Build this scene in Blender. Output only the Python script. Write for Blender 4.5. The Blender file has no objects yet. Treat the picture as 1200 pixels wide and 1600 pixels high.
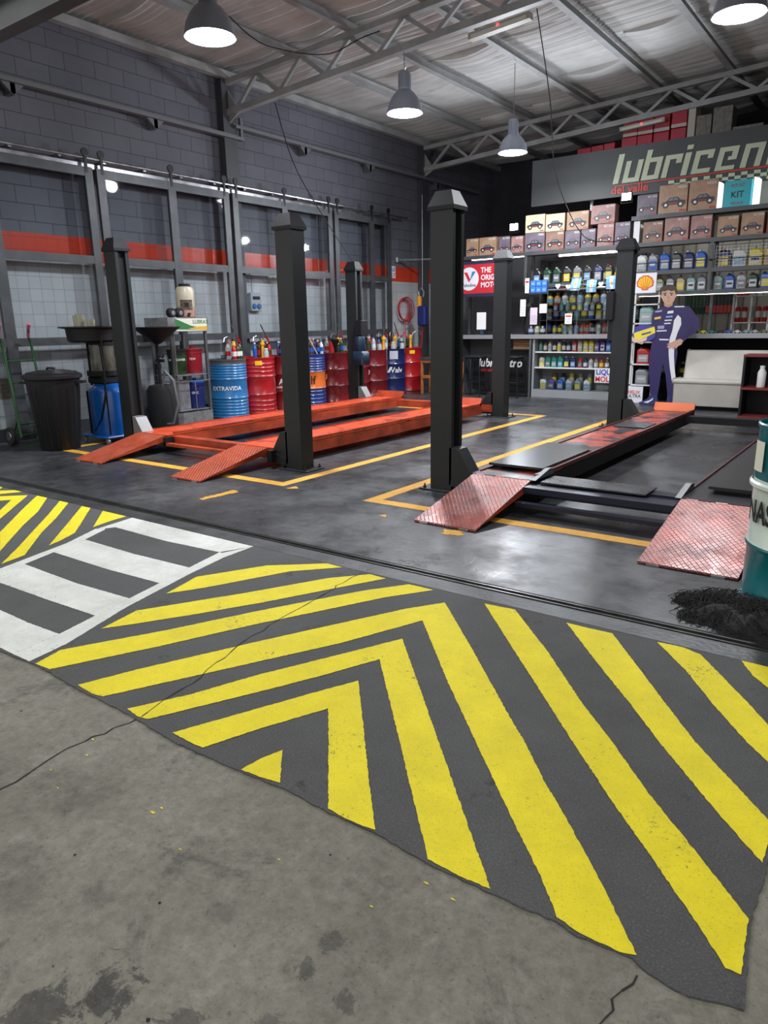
import bpy, math, random
from mathutils import Vector, Matrix
random.seed(7)
S=bpy.context.scene; COL=S.collection
PI=math.pi
# ------------------------------------------------------------------ materials
M={}
def nt(m): return m.node_tree.nodes,m.node_tree.links
def setin(b,k,v):
    if k in b.inputs: b.inputs[k].default_value=v
def mat(n,c,r=.5,me=0,var=0,vs=6,bump=0,bs=40,c2=None,spec=.5,coat=0):
    if n in M: return M[n]
    m=bpy.data.materials.new(n); m.use_nodes=True; N,L=nt(m); b=N['Principled BSDF']
    setin(b,'Base Color',(*c,1)); setin(b,'Roughness',r); setin(b,'Metallic',me); setin(b,'Specular IOR Level',spec); setin(b,'Coat Weight',coat)
    if var or c2 or bump:
        tc=N.new('ShaderNodeTexCoord')
    if var or c2:
        no=N.new('ShaderNodeTexNoise'); no.inputs['Scale'].default_value=vs; no.inputs['Detail'].default_value=6; L.new(tc.outputs['Object'],no.inputs[0])
        ra=N.new('ShaderNodeValToRGB'); ra.color_ramp.elements[0].position=.38; ra.color_ramp.elements[1].position=.64
        d=c2 or tuple(x*(1-var) for x in c)
        ra.color_ramp.elements[0].color=(*d,1); ra.color_ramp.elements[1].color=(*c,1)
        L.new(no.outputs[0],ra.inputs[0]); L.new(ra.outputs[0],b.inputs['Base Color'])
    if bump:
        n2=N.new('ShaderNodeTexNoise'); n2.inputs['Scale'].default_value=bs; n2.inputs['Detail'].default_value=4; L.new(tc.outputs['Object'],n2.inputs[0])
        bu=N.new('ShaderNodeBump'); bu.inputs['Strength'].default_value=bump; bu.inputs['Distance'].default_value=.01
        L.new(n2.outputs[0],bu.inputs['Height']); L.new(bu.outputs[0],b.inputs['Normal'])
    M[n]=m; return m
def emis(n,c,s):
    if n in M: return M[n]
    m=bpy.data.materials.new(n); m.use_nodes=True; N,L=nt(m); b=N['Principled BSDF']
    setin(b,'Base Color',(*c,1)); setin(b,'Emission Color',(*c,1)); setin(b,'Emission Strength',s); M[n]=m; return m
def glassm(n,tint=(1,1,1),refl=1.22,haze=0):
    if n in M: return M[n]
    m=bpy.data.materials.new(n); m.use_nodes=True; N,L=nt(m); N.remove(N['Principled BSDF']); o=N['Material Output']
    t=N.new('ShaderNodeBsdfTransparent'); t.inputs[0].default_value=(*tint,1)
    g=N.new('ShaderNodeBsdfGlossy'); g.inputs['Roughness'].default_value=.03
    lw=N.new('ShaderNodeFresnel'); lw.inputs[0].default_value=refl
    mx=N.new('ShaderNodeMixShader'); L.new(lw.outputs[0],mx.inputs[0]); L.new(t.outputs[0],mx.inputs[1]); L.new(g.outputs[0],mx.inputs[2])
    out=mx
    if haze:
        d=N.new('ShaderNodeBsdfDiffuse'); d.inputs[0].default_value=(.55,.58,.62,1); m2=N.new('ShaderNodeMixShader'); m2.inputs[0].default_value=haze
        L.new(mx.outputs[0],m2.inputs[1]); L.new(d.outputs[0],m2.inputs[2]); out=m2
    L.new(out.outputs[0],o.inputs[0]); M[n]=m; return m
class NG:
    """tiny node-graph helper"""
    def __init__(s,name):
        s.m=bpy.data.materials.new(name); s.m.use_nodes=True; s.N,s.L=nt(s.m); s.b=s.N['Principled BSDF']; M[name]=s.m
        s.geo=s.N.new('ShaderNodeNewGeometry'); s.sep=s.N.new('ShaderNodeSeparateXYZ'); s.L.new(s.geo.outputs['Position'],s.sep.inputs[0])
        s.X,s.Y,s.Z=s.sep.outputs; s.P=s.geo.outputs['Position']
    def ln(s,a,b): s.L.new(a,b)
    def val(s,i,v):
        if isinstance(v,(int,float)): i.default_value=v
        elif isinstance(v,tuple): i.default_value=(*v,1) if len(v)==3 and i.type=='RGBA' else v
        else: s.L.new(v,i)
    def math(s,op,a,b=0,c=None):
        n=s.N.new('ShaderNodeMath'); n.operation=op; s.val(n.inputs[0],a); s.val(n.inputs[1],b)
        if c is not None: s.val(n.inputs[2],c)
        return n.outputs[0]
    def vec(s,x,y,z=0):
        n=s.N.new('ShaderNodeCombineXYZ'); s.val(n.inputs[0],x); s.val(n.inputs[1],y); s.val(n.inputs[2],z); return n.outputs[0]
    def noise(s,sc,det=5,v=None,rough=.55,dist=0):
        n=s.N.new('ShaderNodeTexNoise'); n.inputs['Scale'].default_value=sc; n.inputs['Detail'].default_value=det; n.inputs['Roughness'].default_value=rough; n.inputs['Distortion'].default_value=dist
        s.L.new(v or s.P,n.inputs[0]); return n.outputs[0]
    def ramp(s,f,*st):
        n=s.N.new('ShaderNodeValToRGB'); e=n.color_ramp.elements
        while len(e)<len(st): e.new(.5)
        for q,(p,c) in zip(e,st):
            q.position=p; q.color=(c,c,c,1) if isinstance(c,(int,float)) else (*c,1)
        s.L.new(f,n.inputs[0]); return n.outputs[0]
    def mix(s,f,a,b):
        n=s.N.new('ShaderNodeMix'); n.data_type='RGBA'; s.val(n.inputs[0],f); s.val(n.inputs[6],a); s.val(n.inputs[7],b); return n.outputs[2]
    def brick(s,v,w,h,c1,c2,mo,ms=.01,off=.5):
        n=s.N.new('ShaderNodeTexBrick'); n.offset=off; s.L.new(v,n.inputs[0]); s.val(n.inputs['Color1'],c1); s.val(n.inputs['Color2'],c2); s.val(n.inputs['Mortar'],mo)
        n.inputs['Scale'].default_value=1; n.inputs['Mortar Size'].default_value=ms; n.inputs['Brick Width'].default_value=w; n.inputs['Row Height'].default_value=h; n.inputs['Mortar Smooth'].default_value=.2; n.inputs['Bias'].default_value=0
        return n.outputs
    def bump(s,h,st=.5,d=.01):
        n=s.N.new('ShaderNodeBump'); n.inputs['Strength'].default_value=st; n.inputs['Distance'].default_value=d; s.L.new(h,n.inputs['Height']); s.L.new(n.outputs[0],s.b.inputs['Normal'])
    def col(s,c): s.val(s.b.inputs['Base Color'],c)
    def rough(s,r): s.val(s.b.inputs['Roughness'],r)
# ------------------------------------------------------------------ mesh builder
class MB:
    def __init__(s): s.v=[];s.f=[];s.m=[];s.cur=0
    def add(s,vs,fs,mi=None):
        o=len(s.v); s.v+= [tuple(v) for v in vs]; s.f+=[tuple(i+o for i in f) for f in fs]; s.m+=[s.cur if mi is None else mi]*len(fs); return s
    def box(s,x0,x1,y0,y1,z0,z1,mi=None):
        v=[(x0,y0,z0),(x1,y0,z0),(x1,y1,z0),(x0,y1,z0),(x0,y0,z1),(x1,y0,z1),(x1,y1,z1),(x0,y1,z1)]
        return s.add(v,[(0,3,2,1),(4,5,6,7),(0,1,5,4),(1,2,6,5),(2,3,7,6),(3,0,4,7)],mi)
    def rbox(s,x0,x1,y0,y1,z0,z1,r=.01,mi=None):
        """box with chamfered edges (vertical and top/bottom)"""
        r=min(r,(x1-x0)/2.01,(y1-y0)/2.01,(z1-z0)/2.01)
        def ring(i,z): 
            a,b,c,d=x0+i,x1-i,y0+i,y1-i
            return [(a+r,c,z),(b-r,c,z),(b,c+r,z),(b,d-r,z),(b-r,d,z),(a+r,d,z),(a,d-r,z),(a,c+r,z)]
        R=[ring(r*.8,z0),ring(0,z0+r),ring(0,z1-r),ring(r*.8,z1)]
        v=sum(R,[]); f=[tuple(reversed(range(8))),tuple(range(24,32))]
        for k in range(3):
            for i in range(8): f.append((k*8+i,k*8+(i+1)%8,k*8+8+(i+1)%8,k*8+8+i))
        return s.add(v,f,mi)
    def prism(s,poly,ax,a,b,mi=None):
        """2D polygon extruded along axis ax from a to b. ax x:(y,z) y:(x,z) z:(x,y)"""
        def P(p,t): return {'x':(t,p[0],p[1]),'y':(p[0],t,p[1]),'z':(p[0],p[1],t)}[ax]
        n=len(poly); v=[P(p,a) for p in poly]+[P(p,b) for p in poly]
        f=[tuple(range(n)),tuple(reversed(range(n,2*n)))]+[(i,(i+1)%n,n+(i+1)%n,n+i) for i in range(n)]
        return s.add(v,f,mi)
    def lathe(s,prof,cx=0,cy=0,n=24,mis=None,cap=True,sx=1,sy=1,z0=0):
        o=len(s.v); v=[];f=[];mm=[]
        for r,z in prof:
            for i in range(n):
                a=2*PI*i/n; v.append((cx+r*sx*math.cos(a),cy+r*sy*math.sin(a),z+z0))
        for k in range(len(prof)-1):
            for i in range(n):
                f.append((k*n+i,k*n+(i+1)%n,(k+1)*n+(i+1)%n,(k+1)*n+i)); mm.append(mis[k] if mis else s.cur)
        if cap:
            f.append(tuple(reversed(range(n)))); mm.append(mis[0] if mis else s.cur)
            f.append(tuple(range((len(prof)-1)*n,len(prof)*n))); mm.append(mis[-1] if mis else s.cur)
        s.v+=v; s.f+=[tuple(i+o for i in q) for q in f]; s.m+=mm; return s
    def tube(s,path,r,n=8,mi=None,r2=None,cap=True):
        P=[Vector(p) for p in path]; v=[];f=[]
        up=None
        for k,p in enumerate(P):
            t=(P[min(k+1,len(P)-1)]-P[max(k-1,0)]).normalized()
            if up is None: up=t.orthogonal().normalized()
            up=(up-t*up.dot(t)).normalized() if (up-t*up.dot(t)).length>1e-6 else t.orthogonal().normalized()
            w=t.cross(up); rr=r if r2 is None else r+(r2-r)*k/(len(P)-1)
            for i in range(n):
                a=2*PI*i/n; v.append(p+up*(rr*math.cos(a))+w*(rr*math.sin(a)))
        for k in range(len(P)-1):
            for i in range(n): f.append((k*n+i,k*n+(i+1)%n,(k+1)*n+(i+1)%n,(k+1)*n+i))
        if cap: f+= [tuple(reversed(range(n))),tuple(range((len(P)-1)*n,len(P)*n))]
        return s.add(v,f,mi)
    def bar(s,p,q,w,h,mi=None):
        """rectangular bar between points, h along the most vertical direction"""
        p,q=Vector(p),Vector(q); t=(q-p).normalized(); u=Vector((0,0,1)); 
        if abs(t.dot(u))>.98: u=Vector((0,1,0))
        a=t.cross(u).normalized(); b=a.cross(t).normalized(); v=[]
        for c in (p,q):
            for i,j in ((-1,-1),(1,-1),(1,1),(-1,1)): v.append(c+a*(i*w/2)+b*(j*h/2))
        return s.add(v,[(3,2,1,0),(4,5,6,7),(0,1,5,4),(1,2,6,5),(2,3,7,6),(3,0,4,7)],mi)
    def poly(s,pts,mi=None): return s.add(pts,[tuple(range(len(pts)))],mi)
    def text(s,t,size,fn,mi=None,bold=0,spacing=1,align='LEFT',wide=1):
        vs,fs=text_geo(t,size,bold,spacing,align); return s.add([fn(x*wide,y) for x,y in vs],fs,mi)
    def build(s,name,mats,parent=None,loc=None,smooth=False,rz=0,subsurf=0,bevel=0):
        me=bpy.data.meshes.new(name); me.from_pydata(s.v,[],s.f)
        if not isinstance(mats,(list,tuple)): mats=[mats]
        for m in mats: me.materials.append(m)
        for p,i in zip(me.polygons,s.m): p.material_index=min(i,len(mats)-1)
        if smooth:
            for p in me.polygons: p.use_smooth=True
            try: me.set_sharp_from_angle(angle=math.radians(40))
            except Exception: pass
        me.update()
        o=bpy.data.objects.new(name,me); COL.objects.link(o)
        if parent: o.parent=parent
        if loc: o.location=loc
        if rz: o.rotation_euler[2]=rz
        if bevel:
            b=o.modifiers.new('b','BEVEL'); b.width=bevel; b.segments=2; b.limit_method='ANGLE'
        if subsurf:
            b=o.modifiers.new('s','SUBSURF'); b.levels=subsurf; b.render_levels=subsurf
        return o
_tc={}
def text_geo(t,size,bold,spacing,align):
    k=(t,bold,spacing,align)
    if k not in _tc:
        c=bpy.data.curves.new('t','FONT'); c.body=t; c.size=1; c.offset=bold; c.space_character=spacing; c.align_x=align; c.resolution_u=3
        o=bpy.data.objects.new('t',c); COL.objects.link(o); bpy.context.view_layer.update()
        me=o.evaluated_get(bpy.context.evaluated_depsgraph_get()).to_mesh()
        _tc[k]=([(v.co.x,v.co.y) for v in me.vertices],[tuple(p.vertices) for p in me.polygons])
        bpy.data.objects.remove(o); bpy.data.curves.remove(c)
    vs,fs=_tc[k]; return [(x*size,y*size) for x,y in vs],fs
LAB=set()
def tag(o,label,cat,group=None,kind=None):
    n=len(label.split()); assert 4<=n<=16,(n,label)
    if label in LAB and not group: print('DUPLICATE LABEL',label)
    if label in LAB: print('DUP',label)
    LAB.add(label)
    o['label']=label; o['category']=cat
    if group: o['group']=group
    if kind: o['kind']=kind
    return o
def thing(name,label,cat,loc=(0,0,0),rz=0,group=None):
    o=bpy.data.objects.new(name,None); COL.objects.link(o); o.location=loc; o.rotation_euler=(0,0,rz); o.empty_display_size=.1
    return tag(o,label,cat,group)
def struct(o): o['kind']='structure'; return o
def copy_tree(o,parent=None):
    c=o.copy(); COL.objects.link(c)
    if parent: c.parent=parent
    for ch in list(o.children): copy_tree(ch,c)
    return c
def relabel(o,label):
    if label in LAB: print('DUP',label)
    assert 4<=len(label.split())<=16,label
    LAB.add(label); o['label']=label
# ------------------------------------------------------------------ camera
yaw,pit,roll=-.63516,-.25775,-.017524
F=Vector((math.sin(yaw)*math.cos(pit),math.cos(yaw)*math.cos(pit),math.sin(pit)))
R0=Vector((math.cos(yaw),-math.sin(yaw),0)); U0=R0.cross(F)
R1=R0*math.cos(roll)+U0*math.sin(roll); U1=U0*math.cos(roll)-R0*math.sin(roll)
cd=bpy.data.cameras.new('camera'); cam=bpy.data.objects.new('camera',cd); COL.objects.link(cam)
cam.matrix_world=Matrix(((R1.x,U1.x,-F.x,0),(R1.y,U1.y,-F.y,0),(R1.z,U1.z,-F.z,1.35),(0,0,0,1)))
cd.sensor_fit='VERTICAL'; cd.sensor_height=36; cd.lens=1112/1600*36; cd.clip_start=.05; cd.clip_end=200
S.camera=cam
S.view_settings.view_transform='Standard'; S.view_settings.look='None'; S.view_settings.gamma=1; S.view_settings.exposure=0
try: S.view_settings.use_curve_mapping=False
except Exception: pass
# ------------------------------------------------------------------ common materials
dk_paint=mat('charcoal_paint',(.0145,.0175,.019),.45,.0,.15,3,spec=.4)
red_paint=mat('orange_red_paint',(.46,.062,.022),.4,0,.5,4)
steel=mat('steel',(.45,.46,.48),.3,.9,.3,10)
gal=mat('galvanised',(.3,.31,.33),.45,.6,.35,14)
frame_m=mat('grey_frame_paint',(.07,.075,.082),.4,.3,.25,5)
black=mat('black_plastic',(.009,.009,.011),.5,spec=.3)
blackm=mat('black_matte',(.008,.008,.009),.75,spec=.25)
white=mat('white_paint',(.72,.72,.7),.5,0,.12,6)
truss_m=mat('truss_grey_paint',(.36,.365,.365),.5,0,.2,4)
yellow_pl=mat('yellow_plastic',(.85,.42,.01),.4,0,.2,12)
red_pl=mat('red_plastic',(.5,.012,.015),.35)
blue_pl=mat('blue_plastic',(.01,.09,.42),.35)
navy_pl=mat('navy_plastic',(.012,.02,.13),.35)
cardb=mat('cardboard',(.45,.26,.13),.8,0,.2,8)
rubber=mat('rubber',(.015,.015,.016),.7)
glass=glassm('clear_glass',(.93,.96,.96))
dusty=glassm('dusty_glass',(.90,.92,.93),1.16)
wtext=mat('white_lettering',(.8,.8,.8),.5)
# ------------------------------------------------------------------ floor materials
def floor_mat():
    g=NG('shop_floor')
    a=g.noise(.9,8,rough=.65); b=g.noise(7,6,rough=.7,dist=.6)
    c=g.ramp(a,(.35,(.017,.017,.021)),(.52,(.042,.043,.048)),(.70,(.085,.085,.09)))
    d=g.ramp(b,(.3,.55),(.7,1.35))
    n=g.N.new('ShaderNodeMix'); n.data_type='RGBA'; n.blend_type='MULTIPLY'; n.inputs[0].default_value=1; g.ln(c,n.inputs[6]); g.ln(d,n.inputs[7])
    st=g.noise(2.3,3,rough=.5); sm=g.ramp(st,(.60,0.),(.68,1.))
    cc=g.mix(sm,n.outputs[2],(.02,.02,.022))
    # darker floor colour under the lifts, with ragged edges
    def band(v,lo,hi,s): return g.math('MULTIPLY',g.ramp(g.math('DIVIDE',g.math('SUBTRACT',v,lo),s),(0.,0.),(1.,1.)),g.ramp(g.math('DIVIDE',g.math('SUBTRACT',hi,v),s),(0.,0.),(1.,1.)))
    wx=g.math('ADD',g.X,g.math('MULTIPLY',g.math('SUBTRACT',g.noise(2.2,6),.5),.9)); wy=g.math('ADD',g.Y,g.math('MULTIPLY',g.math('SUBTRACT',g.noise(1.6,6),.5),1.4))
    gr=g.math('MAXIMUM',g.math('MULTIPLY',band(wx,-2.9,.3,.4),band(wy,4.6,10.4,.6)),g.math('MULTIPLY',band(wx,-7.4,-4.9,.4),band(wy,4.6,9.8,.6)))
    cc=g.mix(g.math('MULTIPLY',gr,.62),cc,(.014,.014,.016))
    # expansion joints
    j=g.math('ABSOLUTE',g.math('SUBTRACT',g.math('FRACT',g.math('DIVIDE',g.math('ADD',g.X,4.03),3.4)),.5))
    jl=g.math('GREATER_THAN',j,.4985)
    j2=g.math('GREATER_THAN',g.math('ABSOLUTE',g.math('SUBTRACT',g.math('FRACT',g.math('DIVIDE',g.math('ADD',g.Y,2.6),3.3)),.5)),.4985)
    jj=g.math('MAXIMUM',jl,j2)
    g.col(g.mix(jj,cc,(.012,.012,.012)))
    g.rough(g.ramp(g.noise(1.7,7,rough=.7),(.3,.20),(.5,.36),(.72,.6)))
    g.bump(g.noise(30,5),.25,.004); return g.m
def asphalt_mat():
    g=NG('dark_apron_concrete')
    c=g.ramp(g.noise(1.8,9,rough=.75),(.3,(.050,.050,.052)),(.7,(.080,.081,.083)))
    f=g.noise(170,4,rough=.8); c=g.mix(g.ramp(f,(.54,0.),(.68,.6)),c,(.20,.20,.19)); c=g.mix(g.ramp(f,(.32,.7),(.46,0.)),c,(.02,.02,.021))
    c=g.mix(g.ramp(g.noise(5,7,rough=.7),(.62,0.),(.68,.75)),c,(.024,.024,.025))
    c=g.mix(g.ramp(g.noise(30,5,rough=.85),(.70,0.),(.74,.7)),c,(.30,.29,.26))
    g.col(c); g.rough(.85); g.bump(f,.5,.004); return g.m
def concrete_mat():
    g=NG('worn_sidewalk_concrete')
    big=g.noise(1.3,10,rough=.7,dist=.5); mid=g.noise(4.2,12,rough=.78,dist=.3); fine=g.noise(45,6,rough=.8)
    c=g.ramp(big,(.3,(.125,.117,.096)),(.5,(.185,.174,.145)),(.72,(.225,.214,.182)))
    cr=g.ramp(g.math('ADD',g.math('MULTIPLY',mid,.8),g.math('MULTIPLY',fine,.2)),(.52,0.),(.57,.55)); c=g.mix(cr,c,(.23,.222,.19))
    dk=g.ramp(g.math('ADD',g.math('MULTIPLY',g.noise(3.4,11,rough=.75,dist=.6),.85),g.math('MULTIPLY',fine,.15)),(.55,0.),(.63,.6)); c=g.mix(dk,c,(.055,.053,.049))
    # oil stains with their own ragged outlines
    nz=g.math('MULTIPLY',g.math('SUBTRACT',g.noise(9,10,rough=.8,dist=.5),.5),5.5)
    acc=None
    for x,y,r,k in ((-1.20,.60,.075,1),(-1.28,.50,.07,.9),(-1.16,.89,.03,.35),(-.90,.98,.03,.7),(-.89,.89,.03,.8),(-.77,.88,.03,.7),(-1.63,.66,.06,.4),(-1.0,.66,.05,.7),(-.86,.75,.035,.6),(-1.74,.70,.05,.35),(-1.83,.91,.05,.3),(-1.47,.75,.04,.3)):
        d=g.math('DIVIDE',g.math('SQRT',g.math('ADD',g.math('POWER',g.math('SUBTRACT',g.X,x),2),g.math('POWER',g.math('SUBTRACT',g.Y,y),2))),r)
        m_=g.math('MULTIPLY',g.ramp(g.math('MULTIPLY',g.math('ADD',d,nz),.5),(.35,1.),(.48 if k>.5 else .7,0.)),k); acc=m_ if acc is None else g.math('MAXIMUM',acc,m_)
    c=g.mix(g.math('MULTIPLY',acc,.8),c,(.03,.03,.031))
    fb=g.ramp(g.noise(26,10,rough=.8),(.35,.72),(.65,1.22)); n_=g.N.new('ShaderNodeMix'); n_.data_type='RGBA'; n_.blend_type='MULTIPLY'; n_.inputs[0].default_value=1; g.ln(c,n_.inputs[6]); g.ln(fb,n_.inputs[7]); c=n_.outputs[2]
    sp=g.ramp(g.noise(160,3),(.60,0.),(.74,.4)); c=g.mix(sp,c,(.28,.27,.235))
    sd=g.ramp(g.noise(75,4,rough=.7),(.30,.5),(.42,0.)); c=g.mix(sd,c,(.05,.048,.044))
    g.col(c); g.rough(.88); g.bump(fine,.45,.004); return g.m
def paint_mat(name,c,c2,wear,sc=60):
    g=NG(name)
    a=g.noise(sc,6,rough=.85); b=g.noise(2.6,5,rough=.7); q=g.noise(190,3,rough=.8)
    f=g.ramp(g.math('ADD',g.math('MULTIPLY',a,.6),g.math('MULTIPLY',b,.4)),(wear-.02,1.),(wear+.015,0.))
    base=g.ramp(g.noise(5,8,rough=.75),(.3,c2),(.65,c))
    base=g.mix(g.ramp(q,(.30,.75),(.41,0.)),base,tuple(x*.35 for x in c2))
    g.col(g.mix(f,base,(.06,.06,.055))); g.rough(.75); g.bump(q,.6,.003); return g.m
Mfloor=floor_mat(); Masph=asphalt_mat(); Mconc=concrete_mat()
Myel=paint_mat('yellow_road_paint',(.82,.69,.004),(.66,.55,.006),.40)
Mwh=paint_mat('white_road_paint',(.72,.73,.70),(.52,.53,.50),.40)
Mbay=paint_mat('amber_bay_paint',(.72,.36,.02),(.48,.24,.03),.385)
# ------------------------------------------------------------------ ground
def jag(poly,amp,step=.010):
    out=[]; n=len(poly)
    for i in range(n):
        a=Vector(poly[i]);b=Vector(poly[(i+1)%n]); L=(b-a).length; k=max(1,int(L/step)); nn=Vector((-(b-a).y,(b-a).x)).normalized() if L>0 else Vector((0,0))
        for j in range(k):
            p=a.lerp(b,j/k)+nn*random.uniform(-amp,amp); out.append((p.x,p.y))
    return out
def flat(mb,poly,z,amp=0,mi=None):
    p=jag(poly,amp) if amp else poly
    ar=sum(p[i][0]*p[(i+1)%len(p)][1]-p[(i+1)%len(p)][0]*p[i][1] for i in range(len(p)))
    if ar<0: p=p[::-1]
    mb.poly([(x,y,z) for x,y in p],mi)
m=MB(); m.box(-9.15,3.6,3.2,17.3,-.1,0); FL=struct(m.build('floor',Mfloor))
m=MB(); m.box(-16,8,-6,3.2,-.12,-.006); SW=struct(m.build('sidewalk',Mconc))
BND=[(-16,1.30),(-8,1.30),(-5,1.29),(-3.05,1.30),(-2.78,1.32),(-2.46,1.305),(-2.13,1.305),(-1.84,1.285),(-1.54,1.30),(-1.38,1.315),(-1.18,1.31),(-1.03,1.32),(-.86,1.305),(-.66,1.31),(-.5,1.32),(-.44,1.31),(-.32,1.325),(-.285,1.305),(-.22,1.295),(-.10,1.33),(-.114,1.46),(-.13,1.58),(-.128,1.8),(-.12,2.4),(-.10,2.99),(-16,2.99)]
m=MB(); top=jag(BND,.0025,.02); 
m.prism(top[::-1],'z',0,-.1); AP=struct(m.build('apron',Masph))
m=MB(); m.box(-16,8,2.99,3.125,-.1,.001); m.box(-16,8,3.125,3.2,-.1,-.012,1)
m.box(-16,8,3.128,3.138,-.02,.006,2); m.box(-16,8,3.165,3.178,-.02,.008,2); m.box(-16,8,3.192,3.2,-.02,.004,1)
TR=struct(m.build('trim_1',[mat('worn_sill_steel',(.07,.072,.075),.45,.4,.5,5,bump=.3),blackm,mat('rail_steel',(.10,.10,.10),.3,.8,.4,10)]))
W=[(-4.174,1.852),(-4.323,2.362),(-4.454,2.639),(-4.511,2.985),(-3.979,2.985),(-3.230,2.98),(-3.219,2.726),(-3.153,2.410),(-3.021,1.905),(-2.874,1.507),(-2.843,1.322),(-3.139,1.31),(-3.4,1.31),(-3.96,1.31)]
WH=[[(-4.293,2.471),(-4.397,2.689),(-4.388,2.762),(-3.805,2.746),(-3.321,2.779),(-3.247,2.486),(-3.740,2.463)],
[(-4.131,1.977),(-4.205,2.202),(-3.625,2.200),(-3.174,2.224),(-3.116,1.994),(-3.563,1.966)],
[(-3.99,1.73),(-3.97,1.53),(-3.526,1.533),(-3.243,1.530),(-3.001,1.543),(-3.058,1.761),(-3.483,1.742)]]
m=MB()
# white walkway: built as ribs and side strips so that the dark fields stay open
flat(m,[(-4.511,2.985),(-3.230,2.98),(-3.30,2.779),(-3.321,2.779),(-3.805,2.746),(-4.388,2.762),(-4.42,2.70),(-4.46,2.66)],.0016,.0014)
flat(m,[(-4.47,2.66),(-4.42,2.70),(-4.397,2.689),(-4.293,2.471),(-4.205,2.202),(-4.131,1.977),(-3.99,1.73),(-3.97,1.53),(-3.94,1.31),(-4.06,1.31),(-4.174,1.852),(-4.323,2.362)],.0016,.0014)
flat(m,[(-3.230,2.98),(-3.219,2.726),(-3.153,2.410),(-3.021,1.905),(-2.874,1.507),(-2.843,1.318),(-2.97,1.315),(-3.001,1.543),(-3.058,1.761),(-3.116,1.994),(-3.174,2.224),(-3.247,2.486),(-3.321,2.779)],.0016,.0014)
flat(m,[(-4.293,2.471),(-3.740,2.463),(-3.247,2.486),(-3.174,2.224),(-3.625,2.200),(-4.205,2.202)],.0016,.0014)
flat(m,[(-4.131,1.977),(-3.563,1.966),(-3.116,1.994),(-3.058,1.761),(-3.483,1.742),(-3.99,1.73)],.0016,.0014)
flat(m,[(-3.97,1.53),(-3.526,1.533),(-3.243,1.530),(-3.001,1.543),(-2.97,1.315),(-3.94,1.312)],.0016,.0014)
struct(m.build('walkway_marking',Mwh,AP))
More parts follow.
